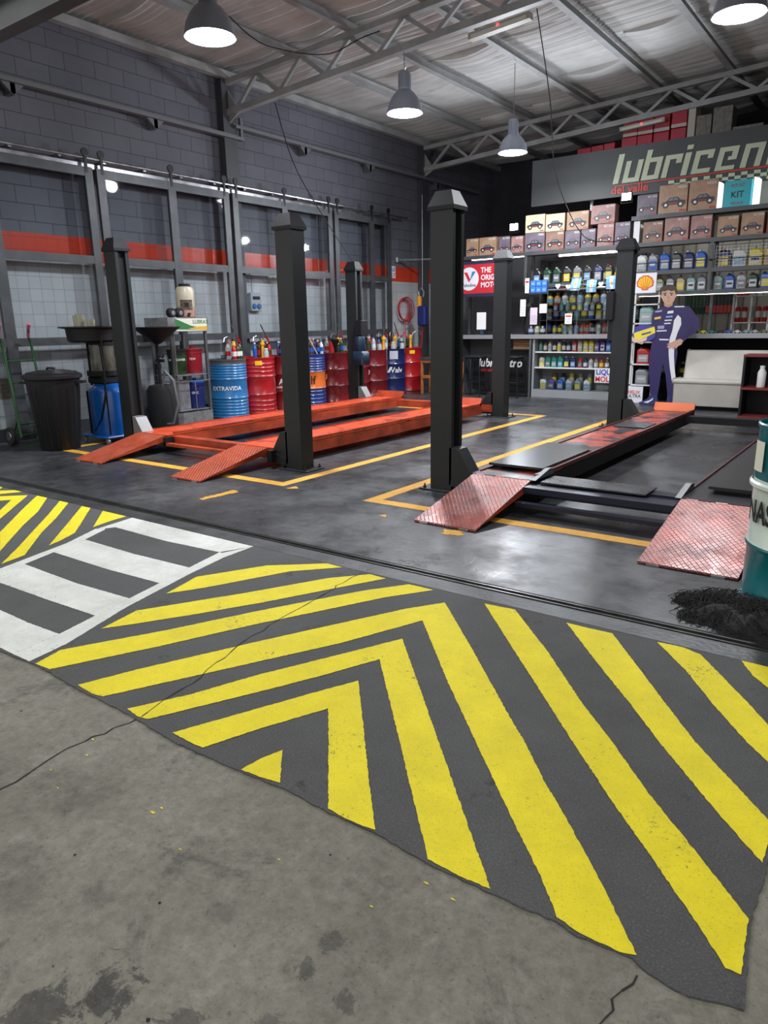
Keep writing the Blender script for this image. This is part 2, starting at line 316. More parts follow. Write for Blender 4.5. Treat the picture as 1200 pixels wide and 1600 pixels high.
ST=[[(-4.524,2.675),(-4.884,2.985),(-4.582,2.985),(-4.570,2.856)],
[(-4.369,2.262),(-4.766,2.623),(-5.162,2.98),(-5.049,2.985),(-4.754,2.738),(-4.501,2.524),(-4.410,2.365)],
[(-4.252,1.897),(-4.503,2.129),(-4.761,2.356),(-5.107,2.662),(-5.482,2.98),(-5.362,2.985),(-4.986,2.664),(-4.701,2.395),(-4.304,2.068)],
[(-4.13,1.6),(-4.603,2.064),(-4.966,2.243),(-5.530,2.714),(-5.833,2.98),(-5.681,2.985),(-5.298,2.697),(-4.987,2.411),(-4.19,1.75)],
[(-6.5,2.45),(-6.084,2.794),(-5.917,2.947),(-5.688,2.742),(-5.329,2.422),(-4.7,1.9),(-4.75,1.78),(-5.591,2.551),(-5.870,2.780),(-5.919,2.713),(-6.4,2.3)],
[(-6.6,2.7),(-6.304,2.903),(-6.210,2.985),(-6.088,2.985),(-6.170,2.837),(-6.55,2.55)],
[(-6.9,2.8),(-6.540,2.985),(-6.428,2.985),(-6.369,2.935),(-6.85,2.65)],
[(-3.012,2.145),(-3.085,2.404),(-2.894,2.759),(-2.620,2.985),(-2.501,2.98),(-2.706,2.762),(-2.909,2.316)],
[(-2.892,1.688),(-2.943,1.914),(-2.668,2.386),(-2.454,2.795),(-2.297,2.975),(-2.183,2.967),(-2.303,2.730),(-2.504,2.325),(-2.671,2.030),(-2.822,1.791)],
[(-2.801,1.321),(-2.837,1.454),(-2.623,1.849),(-2.440,2.239),(-2.313,2.487),(-2.175,2.751),(-2.028,2.962),(-1.955,2.965),(-1.872,2.964),(-2.025,2.735),(-2.181,2.418),(-2.327,2.130),(-2.505,1.725),(-2.702,1.330)],
[(-2.482,1.320),(-2.400,1.531),(-2.185,1.993),(-1.978,2.415),(-1.850,2.672),(-1.733,2.850),(-1.396,2.501),(-0.967,2.045),(-0.873,1.950),(-0.737,1.795),(-0.620,1.676),(-0.442,1.484),(-0.315,1.334),(-0.339,1.322),(-0.436,1.318),(-0.499,1.332),(-0.578,1.423),(-0.738,1.582),(-0.861,1.708),(-1.295,2.156),(-1.703,2.600),(-1.865,2.197),(-2.042,1.855),(-2.317,1.325),(-2.374,1.312)],
[(-2.162,1.322),(-2.052,1.527),(-1.957,1.773),(-1.816,2.068),(-1.668,2.383),(-1.323,2.017),(-0.965,1.636),(-0.666,1.318),(-0.75,1.312),(-0.847,1.316),(-1.101,1.590),(-1.345,1.855),(-1.632,2.164),(-1.741,1.914),(-1.856,1.675),(-2.038,1.322),(-2.082,1.312)],
[(-1.893,1.316),(-1.768,1.591),(-1.662,1.824),(-1.591,1.970),(-1.398,1.749),(-1.174,1.491),(-1.026,1.325),(-1.076,1.318),(-1.127,1.315),(-1.191,1.320),(-1.277,1.420),(-1.411,1.579),(-1.553,1.743),(-1.667,1.493),(-1.735,1.316),(-1.784,1.312)],
[(-1.540,1.305),(-1.530,1.384),(-1.507,1.458),(-1.391,1.327),(-1.468,1.312)],
[(-1.563,2.947),(-1.402,2.960),(-1.080,2.615),(-0.808,2.295),(-0.636,2.114),(-0.460,1.913),(-0.268,1.720),(-0.135,1.582),(-0.12,1.412),(-0.150,1.411),(-0.209,1.478),(-0.387,1.665),(-0.554,1.836),(-0.743,2.040),(-0.910,2.225),(-1.229,2.576)],
[(-1.137,2.950),(-1.020,2.949),(-0.924,2.953),(-0.561,2.464),(-0.413,2.268),(-0.296,2.139),(-0.155,1.983),(-0.14,1.95),(-0.14,1.795),(-0.271,1.930),(-0.510,2.201),(-0.666,2.392),(-0.877,2.636)],
[(-0.736,2.974),(-0.632,2.981),(-0.552,2.949),(-0.316,2.632),(-0.199,2.461),(-0.14,2.37),(-0.135,2.19),(-0.200,2.279),(-0.276,2.363),(-0.423,2.559),(-0.561,2.762)],
[(-0.406,2.985),(-0.348,2.985),(-0.265,2.98),(-0.14,2.85),(-.135,2.58),(-0.225,2.713),(-0.279,2.799),(-0.342,2.868)]]
m=MB()
for s in ST: flat(m,s,.0016,.0016)
struct(m.build('hazard_stripes',Myel,AP))
# shop bay lines
m=MB(); w=.115
def strip(x0,x1,y0,y1): flat(m,[(x0,y0),(x1,y0),(x1,y1),(x0,y1)],.0015,.002)
strip(-8.0,-4.30,4.36,4.36+w); strip(-4.30-w,-4.30,4.36+w,9.95-w); strip(-8.0,-4.30,9.95-w,9.95); strip(-8.0,-7.885,4.36+w,9.95-w)
strip(-3.385,0.25,4.31,4.31+w); strip(-3.385,-3.385+w,4.31+w,10.2-w); strip(-3.385,.25,10.2-w,10.2)
flat(m,[(-4.56,3.64),(-4.56,4.03),(-4.47,4.0),(-4.5,3.64)],.0015,.01); flat(m,[(-3.02,4.02),(-2.98,4.07),(-2.93,4.0)],.0015,.004)
flat(m,[(-2.37,3.86),(-2.42,3.96),(-2.3,4.0),(-2.24,3.9)],.0015,.012); flat(m,[(-4.22,4.3),(-4.2,4.42),(-4.12,4.36)],.0015,.004)
struct(m.build('bay_line_marking',Mbay,FL))
# cracks and spots
def crack(pts,w,z,parent,name):
    m=MB()
    for a,b in zip(pts,pts[1:]):
        A=Vector((*a,z));B=Vector((*b,z)); n=(B-A).cross(Vector((0,0,1))).normalized()*w*random.uniform(.4,1)
        m.poly([A-n,A+n,B+n,B-n][::-1])
    o=m.build(name,mat('crack_dark',(.012,.012,.012),.9),parent); struct(o)
def wob(pts,k=6,a=.012):
    out=[]
    for p,q in zip(pts,pts[1:]):
        for j in range(k): t=j/k; out.append((p[0]+(q[0]-p[0])*t+random.uniform(-a,a),p[1]+(q[1]-p[1])*t+random.uniform(-a,a)))
    return out+[pts[-1]]
crack(wob([(-2.1,.2),(-2.08,.82),(-2.11,1.12),(-2.08,1.30)]),.0035,-.0045,SW,'crack')
crack(wob([(-2.08,1.31),(-2.12,1.58),(-2.22,1.92),(-2.28,2.26),(-2.33,2.69),(-2.35,2.97)]),.003,.0024,AP,'crack')
crack(wob([(-.36,1.0),(-.33,1.12),(-.30,1.29)]),.0025,-.0045,SW,'crack')
m=MB(); rr=random.Random(3)
for _ in range(12):
    x,y=rr.uniform(-3,-.3),rr.uniform(.45,1.25); r=rr.uniform(.002,.006)
    m.poly([(x+r*math.cos(t)*rr.uniform(.5,1.3),y+r*math.sin(t)*rr.uniform(.5,1.3),-.0045) for t in [k*PI/3 for k in range(6)]])
struct(m.build('dark_spots',mat('crack_dark',(.012,.012,.012),.9),SW))
m=MB()
for _ in range(13):
    x,y=rr.uniform(-2.4,-.5),rr.uniform(.85,1.27); r=rr.uniform(.002,.006)
    m.poly([(x+r*1.8*math.cos(t)*rr.uniform(.5,1.3),y+r*math.sin(t)*rr.uniform(.3,1.),-.0045) for t in [k*PI/3 for k in range(6)]])
struct(m.build('paint_drips',Myel,SW))
# ------------------------------------------------------------------ walls
def wall_left_mat():
    g=NG('left_wall_paint'); v=g.vec(g.Y,g.Z)
    up=g.brick(v,.43,.205,(.135,.137,.165),(.118,.12,.147),(.035,.035,.045),.0045)
    tl=g.brick(v,.155,.155,(.50,.51,.52),(.45,.46,.475),(.19,.19,.2),.0022,0)
    rd=g.brick(v,.155,.155,(.62,.055,.022),(.56,.047,.02),(.36,.03,.02),.002,0)
    stn=g.brick(v,.12,.05,(.30,.25,.2),(.22,.19,.16),(.12,.11,.1),.003)
    z=g.Z
    lo=g.math('LESS_THAN',z,2.225); hi=g.math('GREATER_THAN',z,2.53)
    c=g.mix(hi,g.mix(lo,rd[0],tl[0]),up[0])
    s=g.math('MULTIPLY',g.math('MULTIPLY',g.math('GREATER_THAN',z,.52),g.math('LESS_THAN',z,.78)),g.math('LESS_THAN',g.Y,4.7))
    c=g.mix(s,c,stn[0])
    d=g.ramp(g.noise(.8,5),(.3,.78),(.7,1.08)); n=g.N.new('ShaderNodeMix'); n.data_type='RGBA'; n.blend_type='MULTIPLY'; n.inputs[0].default_value=1; g.ln(c,n.inputs[6]); g.ln(d,n.inputs[7])
    g.col(n.outputs[2]); g.rough(g.mix(hi,(.28,.28,.28),(.6,.6,.6)))
    h=g.mix(hi,tl[1],up[1]); iv=g.math('SUBTRACT',1,h); g.bump(iv,.4,.006); return g.m
Mdark=mat('dark_wall_paint',(.045,.045,.055),.8,0,.3,1.5)
Mback=mat('beige_panel',(.26,.25,.22),.7,0,.2,2)
m=MB(); m.box(-9.35,-9.15,3.0,17.5,0,5.3); struct(m.build('wall_left',wall_left_mat()))
m=MB(); m.box(-9.15,3.6,17.3,17.5,0,5.9); struct(m.build('wall_back',Mdark))
m=MB(); m.box(3.6,3.8,3.0,17.5,0,5.9); struct(m.build('wall_right',Mdark))
m=MB(); m.box(-9.15,3.6,3.0,3.15,3.78,5.9); struct(m.build('wall_front',Mdark))
m=MB(); m.box(-9.15,3.6,3.1,3.22,3.44,3.6); m.box(-9.15,3.6,3.04,3.2,3.6,3.78,1); struct(m.build('trim_2',[frame_m,mat('fascia_green_grey',(.10,.12,.115),.5)]))
# roof sheets (corrugated, sagging between the purlins)
PX=[-9.02,-7.72,-6.62,-5.44,-4.24,-3.08,-1.9,-.7,.5,1.7,2.9]
def roofz(x): return 5.13+.045*(x+9.15)
m=MB(); nx=70; ys=[]; y=3.1
while y<17.4: ys.append(y); y+=.0225
vs=[];fs=[]
for j,y in enumerate(ys):
    sheet=int((y-3.1)/1.05); fr=(y-3.1)/1.05-sheet
    for i in range(nx+1):
        x=-9.15+12.75*i/nx
        a=min(abs(x-p) for p in PX); sag=-.075*math.sin(min(1,a/.6)*PI/2)*(.55+.45*math.sin(sheet*2.3+x*1.3))*(1.25-fr*.9)
        vs.append((x,y,roofz(x)+.02+sag+.013*math.sin(y*2*PI/.10)))
n1=nx+1
for j in range(len(ys)-1):
    if int((ys[j]-3.1)/1.05)!=int((ys[j+1]-3.1)/1.05): pass
    for i in range(nx): fs.append((j*n1+i,(j+1)*n1+i,(j+1)*n1+i+1,j*n1+i+1))
m.add(vs,fs); struct(m.build('ceiling',mat('roof_insulation',(.60,.60,.585),.6,0,.16,2.2),smooth=True))
for k,x in enumerate(PX):
    m=MB(); z=roofz(x)-.06; w=.035 if k else .05
    for q in (0,):
        m.bar((x,3.15,z-.045),(x,17.3,z-.045),.055 if k else .12,.11 if k else .10)
    m.bar((x+.045,3.15,z-.098),(x+.045,17.3,z-.098),.05,.008)
    struct(m.build('purlin',truss_m))
def truss(y,name='roof_truss'):
    m=MB(); x0,x1=-9.05,3.5
    def zt(x): return roofz(x)-.20
    def zb(x): return 4.52+.064*(x+9)-.0012*(x+9)**2
    K=14
    for i in range(K):
        a=x0+(x1-x0)*i/K; b=x0+(x1-x0)*(i+1)/K
        m.bar((a,y,zt(a)),(b+.004,y,zt(b)),.10,.075); m.bar((a,y,zb(a)),(b+.004,y,zb(b)),.10,.085)
    x=x0+.25; up=True; st=.42
    while x<x1-.5:
        a=(x,y,zb(x)+.03) if up else (x,y,zt(x)-.03); b=(x+st,y,zt(x+st)-.03) if up else (x+st,y,zb(x+st)+.03)
        m.bar(a,b,.045,.05); x+=st+.02; up=not up
    for s in (0,):
        m.prism([(x0,4.35),(x0+.28,4.50),(x0,4.9)],'y',y-.01,y+.01)
    struct(m.build(name,truss_m))
truss(8.4); truss(13.9)
# steel pillars on the left wall
for y in (8.4,13.92):
    m=MB(); m.box(-9.14,-9.02,y-.1,y+.1,0,4.98); m.box(-9.02,-9.0,y-.13,y+.13,0,4.98); struct(m.build('pillar',mat('pillar_dark',(.06,.062,.07),.5)))
# wall rails with brackets
def rail(y0,y1,z,br,end=False):
    m=MB(); m.box(-9.02,-8.93,y0,y1,z-.045,z+.0); m.box(-9.02,-8.99,y0,y1,z,z+.03)
    for b in br:
        m.prism([(b-.14,z-.045),(b+.14,z-.045),(b,z-.17)],'x',-9.03,-8.98); m.box(-9.14,-8.98,b-.03,b+.03,z-.16,z-.045)
    if end: m.box(-9.0,-8.95,y1-.05,y1,z,z+.28)
    struct(m.build('wall_rail',mat('rail_grey',(.17,.175,.185),.45,.3)))
rail(3.15,8.62,4.20,(5,7),True); rail(8.46,16.2,4.36,(10.1,11.95,14.4))
# ------------------------------------------------------------------ sliding glass doors parked along the wall
def sliding(idx,y0,y1,mid,x,glz):
    D=bpy.data.objects.new('door_%d'%idx,None); COL.objects.link(D); D.location=(x,0,0); struct(D)
    m=MB(); t=.05
    def v(y,w=.11): m.box(-t/2,t/2,y-w/2,y+w/2,.06,3.36)
    v(y0+.06);v(y1-.06);v(mid,.13)
    for z,h in ((.10,.16),(1.21,.1),(2.235,.1),(3.31,.11)): m.box(-t/2+.003,t/2-.003,y0+.02,y1-.02,z-h/2,z+h/2)
    struct(m.build('door_frame',frame_m,D))
    for a,b in ((y0+.11,mid-.06),(mid+.06,y1-.11)):
        for z0,z1 in ((.17,1.17),(1.25,2.19),(2.28,3.26)):
            m=MB(); m.box(-.003,.003,a,b,z0,z1); struct(m.build('glass_pane',glz,D))
    for y in (y0+.09,y1-.09,mid):
        m=MB(); m.box(.01,.03,y-.018,y+.018,3.30,3.52); m.lathe([(.0,0),(.05,0),(.05,.02),(0,.02)],n=16)
        n0=len(m.v)-64
        for i in range(n0,len(m.v)): a,b,c=m.v[i]; m.v[i]=(c+.012,a+y,b+3.54)
        struct(m.build('roller',mat('roller_black',(.02,.02,.02),.4,.5),D))
sliding(1,3.32,5.88,4.52,-8.93,dusty); sliding(2,5.93,8.2,7.12,-8.93,dusty); sliding(3,8.26,10.66,9.43,-8.93,dusty); sliding(4,10.72,13.0-.5,11.86,-8.93,dusty)
m=MB(); m.tube([(-8.93,3.2,3.475),(-8.93,13.1,3.475)],.02,10); 
y=3.6
while y<13: m.box(-9.15,-8.93,y-.02,y+.02,3.44,3.47); y+=.62
m.box(-9.0,-8.97,3.2,12.6,3.36,3.42); struct(m.build('door_track',mat('bright_track',(.5,.5,.52),.25,.9,.5,6)))
# ------------------------------------------------------------------ diamond plate
def diamond(name,c,c2,me=0,worn=(.35,.33,.33),wf=.5):
    g=NG(name); tc=g.N.new('ShaderNodeTexCoord'); sp=g.N.new('ShaderNodeSeparateXYZ'); g.ln(tc.outputs['Object'],sp.inputs[0]); x,y=sp.outputs[0],sp.outputs[1]
    k=2*PI/.034
    a=g.math('ADD',x,g.math('MULTIPLY',y,.75)); b=g.math('SUBTRACT',x,g.math('MULTIPLY',y,.75))
    r1=g.math('ABSOLUTE',g.math('SINE',g.math('MULTIPLY',a,k/2))); r2=g.math('ABSOLUTE',g.math('SINE',g.math('MULTIPLY',b,k/2)))
    h=g.math('MINIMUM',r1,r2); rid=g.ramp(h,(.0,1.),(.30,0.))
    wn=g.ramp(g.noise(5,6,v=tc.outputs['Object'],rough=.7),(.42,0.),(.62,1.))
    base=g.ramp(g.noise(3,6,v=tc.outputs['Object'],rough=.7),(.35,c2),(.62,c))
    gr=g.ramp(h,(.45,0.),(.95,.6)); base=g.mix(gr,base,tuple(q*.3 for q in c2))
    g.col(g.mix(g.math('MULTIPLY',g.math('MULTIPLY',rid,wn),wf),base,worn)); g.rough(g.ramp(g.noise(8,4),(.3,.25),(.7,.5))); g.val(g.b.inputs['Metallic'],me)
    g.bump(rid,.8,.006); return g.m
dp_or=diamond('diamond_plate_orange',(.50,.075,.025),(.36,.05,.018),.1,(.75,.30,.18),.75)
dp_worn=diamond('diamond_plate_worn',(.46,.10,.07),(.20,.09,.09),.25,(.75,.66,.66),.95)
dp_dark=diamond('diamond_plate_dark',(.09,.095,.10),(.05,.05,.055),.4,(.3,.3,.32),.5)
def worn_red():
    g=NG('worn_red_runway'); f=g.ramp(g.noise(3.2,6,rough=.65,dist=.5),(.50,0.),(.60,1.))
    c=g.mix(f,(.02,.02,.023),(.38,.045,.022)); g.col(c); g.rough(g.ramp(g.noise(5,4),(.3,.25),(.7,.5))); return g.m
Mwr=worn_red()
def orange_run():
    g=NG('oily_orange_runway'); f=g.ramp(g.noise(2.4,6,rough=.65,dist=.7),(.34,0.),(.47,1.))
    c=g.mix(f,(.12,.018,.012),(.60,.075,.025)); g.col(c); g.rough(g.ramp(g.noise(5,4),(.3,.22),(.7,.45))); return g.m
Mor=orange_run()
blueblack=mat('blue_black_paint',(.012,.016,.035),.3,.2)
def column(parent,x,y,slot,bracket,worn=False,name='column',h=2.18):
    """column body with a slot on side slot (+1/-1), base plate, tapered cap, foot bracket"""
    m=MB(); w,d=.2,.17; x0,x1,y0,y1=x-w/2,x+w/2,y,y+d
    if slot>0: pr=[(x0,y0),(x1,y0),(x1,y0+.04),(x1-.05,y0+.04),(x1-.05,y1-.04),(x1,y1-.04),(x1,y1),(x0,y1)]
    else: pr=[(x0,y0),(x1,y0),(x1,y1),(x0,y1),(x0,y1-.04),(x0+.05,y1-.04),(x0+.05,y0+.04),(x0,y0+.04)]
    m.prism(pr[::-1],'z',.012,h); o=m.build(name,dk_paint,parent)
    m=MB(); m.rbox(x-.19,x+.19,y-.04,y+d+.06,0,.014,.004)
    for a in (-.15,.15):
        for b in (-.01,d+.03): m.lathe([(.014,.014),(.014,.03),(.007,.03),(.007,.05)],x+a,y+b,8)
    m.build('base_plate',dk_paint,o)
    m=MB(); e=.018; 
    v=[(x0-e,y0-e,h),(x1+e,y0-e,h),(x1+e,y1+e,h),(x0-e,y1+e,h),(x0-e,y0-e,h+.03),(x1+e,y0-e,h+.03),(x1+e,y1+e,h+.03),(x0-e,y1+e,h+.03),(x0+.03,y0+.025,h+.14),(x1-.03,y0+.025,h+.14),(x1-.03,y1-.025,h+.14),(x0+.03,y1-.025,h+.14)]
    f=[(3,2,1,0),(8,9,10,11)]
    for k in (0,4):
        for i in range(4): f.append((k+i,k+(i+1)%4,k+4+(i+1)%4,k+4+i))
    m.add(v,f); m.build('column_cap',black,o)
    s=slot; xb=x+s*w/2
    m=MB(); P=[(xb-.02*s,.06),(xb+.19*s,.06),(xb+.19*s,.16),(xb+.06*s,.36),(xb-.02*s,.37)]
    if s<0: P=P[::-1]
    m.prism(P,'y',y+.0,y+.15); m.prism([(xb,.05),(xb+.2*s,.05),(xb+.21*s,.15),(xb+.18*s,.17),(xb,.1)] if s>0 else [(xb,.05),(xb,.1),(xb-.18,.17),(xb-.21,.15),(xb-.2,.05)],'y',y-.01,y+.16)
    m.build('carriage_bracket',bracket,parent)
    return o
def runway(parent,x0,x1,y0,y1,mt,side,stop):
    m=MB(); m.box(x0,x1,y0,y1,.185,.2,0); m.box(x0,x0+.012,y0,y1,.07,.19,1); m.box(x1-.012,x1,y0,y1,.07,.19,1); m.box(x0+.012,x1-.012,y0,y0+.01,.09,.19,1)
    m.box(x1-.03,x1,y0+.1,y1,.2,.225,2); m.box(x0,x0+.012,y0+.1,y1,.2,.212,2)
    for k in range(6):
        yy=y0+.4+k*(y1-y0-.6)/5; m.box(x0+.012,x1-.012,yy,yy+.05,.09,.185,1)
    o=m.build('runway',[mt,side,stop],parent)
    m=MB(); m.prism([(y1-.06,.2),(y1,.2),(y1+.02,.29),(y1-.0,.3)],'x',x0,x1); m.build('wheel_stop',red_paint if stop is red_paint else mat('stop_orange',(.6,.12,.03),.45),o)
    return o
def ramp(parent,x0,x1,yb,yt,h,mt,edge):
    m=MB(); t=.012
    v=[(x0,yb,.004),(x1,yb,.004),(x1,yt,h),(x0,yt,h)]; 
    m.add(v+[(a,b,c+t) for a,b,c in v],[(3,2,1,0),(4,5,6,7),(0,1,5,4),(1,2,6,5),(2,3,7,6),(3,0,4,7)])
    k=(h-.004)/(yt-yb)
    for xa in (x0,x1-.012):
        m.add([(xa,yb+.08,.006+k*.08),(xa,yt,h+.0),(xa,yt,h-.055),(xa+.012,yb+.08,.006+k*.08),(xa+.012,yt,h),(xa+.012,yt,h-.055)],[(0,1,2),(5,4,3),(0,3,4,1),(1,4,5,2),(2,5,3,0)],1)
    o=m.build('approach_ramp',[mt,edge],parent)
    for a in (.1,.75): m=MB(); m.box(x0+(x1-x0)*a,x0+(x1-x0)*a+.07,yb-.012,yb+.004,0,.012); m.build('ramp_wheel',steel,o)
    m=MB()
    for a in (.06,.4,.8): m.tube([(x0+(x1-x0)*a,yt+.005,h+.004),(x0+(x1-x0)*(a+.14),yt+.005,h+.004)],.012,8)
    m.build('hinge',edge,o)
# left lift
L1=thing('four_post_lift','orange four-post car lift with grey columns beside the drum row','car lift')
for x,y,s,n in ((-7.33,4.93,1,0),(-4.70,4.93,-1,0),(-7.44,9.3,1,1),(-4.84,9.4,-1,1)):
    column(L1,x,y,s,mat('bracket_grey',(.2,.2,.2),.4,.3) if s>0 else dk_paint)
runway(L1,-7.12,-6.60,4.92,9.55,Mor,red_paint,red_paint); runway(L1,-5.46,-4.96,4.92,9.15,Mor,red_paint,red_paint)
ramp(L1,-7.12,-6.64,4.10,4.93,.185,dp_or,red_paint); ramp(L1,-5.46,-5.04,4.06,4.93,.185,dp_or,red_paint)
m=MB(); m.box(-7.2,-4.82,4.98,5.09,.10,.18); m.box(-6.6,-5.46,4.86,4.93,.09,.12); m.build('crossbeam',red_paint,L1)
m=MB(); m.box(-7.3,-4.92,9.38,9.50,.075,.18); m.build('crossbeam',red_paint,L1)
m=MB(); m.box(-4.99,-4.93,4.86,4.93,.06,.18); m.build('lock_catch',blackm,L1)
m=MB(); m.box(-6.6,-6.56,4.86,4.98,.08,.18); m.build('lock_catch',blackm,L1)
m=MB(); m.rbox(-7.32,-7.18,9.22,9.40,1.18,1.42,.01); m.build('control_box',black,L1)
m=MB(); m.lathe([(.07,0),(.085,.02),(.085,.2),(.07,.24)],-7.25,9.27,16,z0=.93); m.rbox(-7.34,-7.14,9.17,9.38,.72,.94,.02); m.build('motor_pump',[mat('motor_blue',(.006,.02,.045),.4)],L1,smooth=True)
# right lift
L2=thing('four_post_lift','black four-post car lift with worn red ramps in the right bay','car lift')
for x,y,s in ((-3.05,4.94,1),(.32,4.94,-1),(-3.06,9.24,1),(.32,9.3,-1)): column(L2,x,y,s,dk_paint)
runway(L2,-2.70,-2.20,4.87,9.75,Mwr,blackm,mat('dark_runway_rail',(.10,.02,.018),.4)); runway(L2,-1.14,-.60,4.87,9.75,mat('runway_dark_steel',(.035,.035,.045),.3,.2,.4,3),blackm,mat('dark_runway_rail',(.10,.02,.018),.4))
ramp(L2,-2.70,-2.21,4.02,4.86,.185,dp_worn,red_paint); ramp(L2,-1.13,-.60,3.97,4.86,.185,dp_worn,red_paint)
m=MB(); m.box(-2.9,.2,4.96,5.08,.12,.18); m.box(-2.2,-1.14,4.72,4.86,.13,.175); m.box(-2.2,-1.14,4.58,4.64,.06,.09); m.box(-2.2,-1.14,4.86,4.96,.08,.165); m.build('crossbeam',blueblack,L2)
m=MB(); m.box(-2.9,.2,9.35,9.5,.1,.182); m.build('crossbeam',blackm,L2)
m=MB(); m.box(-2.13,-1.36,4.86,5.12,.186,.196); m.build('cover_plate',dp_dark,L2)
for xa in (-2.20,-1.16):
    m=MB(); m.prism([(4.86,.2),(5.2,.2),(5.2,.24),(5.12,.25)],'x',xa-.01,xa+.03); m.build('rail_end',mat('rail_end_grey',(.12,.125,.13),.45,.4),L2)
m=MB()
m.prism([(-2.70,5.12),(-2.23,5.12),(-2.23,6.1),(-2.30,6.3),(-2.70,6.3)],'z',.226,.245); m.box(-2.68,-2.24,5.3,6.2,.2,.226); m.build('slip_plate',mat('slip_plate_dark',(.03,.031,.035),.28,.3,.3,4),L2)
m=MB(); m.box(-1.02,-.62,5.12,6.9,.226,.245); m.box(-1.0,-.64,5.2,6.8,.2,.226); m.build('slip_plate',mat('slip_plate_dark',(.03,.031,.035),.28,.3,.3,4),L2)
m=MB(); m.box(-2.62,-2.28,7.9,8.35,.202,.212); m.build('turn_plate',dp_dark,L2)
m=MB(); m.rbox(-3.25,-3.15,9.2,9.38,1.35,1.7,.01); m.box(-3.22,-3.16,9.24,9.34,1.1,1.35); m.build('control_box',black,L2)
# ------------------------------------------------------------------ lamps
lamp_shell=mat('lamp_shell',(.32,.35,.42),.35,.3); lamp_em=emis('lamp_glow',(.93,.95,1.0),14)
def highbay(x,y,z,ceil,label):
    T=thing('high_bay_lamp',label,'lamp',(x,y,z),0,'high bay lamps under the roof')
    m=MB(); out=[(.232,0),(.225,.03),(.21,.10),(.175,.17),(.13,.225),(.085,.26),(.085,.275)]; inn=[(r-.008,zz-.0) for r,zz in reversed(out)]
    m.lathe(out+inn,n=32,cap=False); m.build('reflector',lamp_shell,T,smooth=True)
    m=MB(); m.lathe([(.072,.262),(.072,.46),(.06,.48)],n=20); 
    for k in range(8):
        a=k*PI/4; m.box(.074*math.cos(a)-.006,.074*math.cos(a)+.006,.074*math.sin(a)-.006,.074*math.sin(a)+.006,.28,.45)
    m.build('driver_housing',lamp_shell,T,smooth=True)
    m=MB(); m.lathe([(.205,.035),(.205,.04)],n=32); m.build('diffuser',lamp_em,T)
    m=MB(); m.tube([(0,0,.48),(0,.0,.50),(.02,0,.52),(0,0,.54),(0,0,ceil-z)],.006,6); m.build('hanging_hook',steel,T)
    ld=bpy.data.lights.new('lamp_light','AREA'); ld.shape='DISK'; ld.size=.38; ld.energy=LAMP; ld.color=(.93,.96,1.0); ld.spread=math.radians(170)
    lo=bpy.data.objects.new('lamp_light',ld); COL.objects.link(lo); lo.location=(x,y,z-.005)
    ld=bpy.data.lights.new('lamp_side_glow','POINT'); ld.shadow_soft_size=.1; ld.energy=GLOW; ld.color=(.9,.94,1.0)
    lo=bpy.data.objects.new('lamp_side_glow',ld); COL.objects.link(lo); lo.location=(x,y,z-.12)
LAMP=135; GLOW=62
highbay(-5.54,5.0,3.88,5.2,'high bay lamp nearest the left wall above the orange lift front')
highbay(-5.72,8.36,3.96,4.66,'high bay lamp hanging from the front roof truss over the orange lift')
highbay(-5.6,11.2,3.94,5.2,'farthest high bay lamp in front of the grey sign end')
highbay(-1.70,7.8,3.98,5.3,'high bay lamp above the black lift at the right edge')
def floodlight(x,y,z,label,rot):
    T=thing('led_floodlight',label,'floodlight',(x,y,z),0,'led floodlights on the box shelf')
    m=MB(); m.rbox(-.09,.09,-.03,.02,.03,.17,.008); m.build('housing',black,T)
    m=MB(); m.box(-.075,.075,-.034,-.031,.045,.155); m.build('light_panel',emis('flood_glow',(.85,.92,1.),40),T)
    m=MB(); m.box(-.1,-.092,-.02,.01,0,.1); m.box(.092,.1,-.02,.01,0,.1); m.box(-.1,.1,-.02,.01,0,.008); m.build('stirrup',black,T)
    ld=bpy.data.lights.new('flood','AREA'); ld.size=.14; ld.energy=FLOOD; ld.color=(.85,.92,1.); ld.spread=math.radians(165)
    lo=bpy.data.objects.new('flood',ld); COL.objects.link(lo); lo.location=(x,y-.12,z+.1); lo.rotation_euler=rot
FLOOD=62
floodlight(-6.35,12.86,2.955,'small glaring floodlight at the left end of the box shelf',(math.radians(-101),0,math.radians(6)))
floodlight(-4.33,12.98,3.27,'small glaring floodlight below the red lettering of the sign',(math.radians(-101),0,math.radians(-6)))
def batten(x0,z0,x1,z1,y,label):
    T=thing('emergency_light_fixture',label,'light fixture',((x0+x1)/2,y,(z0+z1)/2)); L=(x1-x0)/2; dz=(z1-z0)/2
    m=MB(); m.bar((-L,0,-dz),(L,0,dz),.1,.07); m.build('housing',mat('fixture_cream',(.36,.34,.27),.5),T)
    m=MB(); m.bar((-L*.9,-.053,-dz*.9-.01),(L*.9,-.053,dz*.9-.01),.008,.035); m.build('lens',mat('fixture_lens',(.6,.6,.55),.2),T)
    m=MB(); m.box(-.012,.012,-.062,-.052,-.0,.02); m.build('indicator',emis('red_led',(1,.03,.03),6),T)
batten(-4.74,4.585,-3.97,4.635,8.30,'cream emergency light bar fixed under the front roof truss')
batten(-4.80,4.62,-4.03,4.665,13.80,'cream emergency light bar fixed under the rear roof truss')
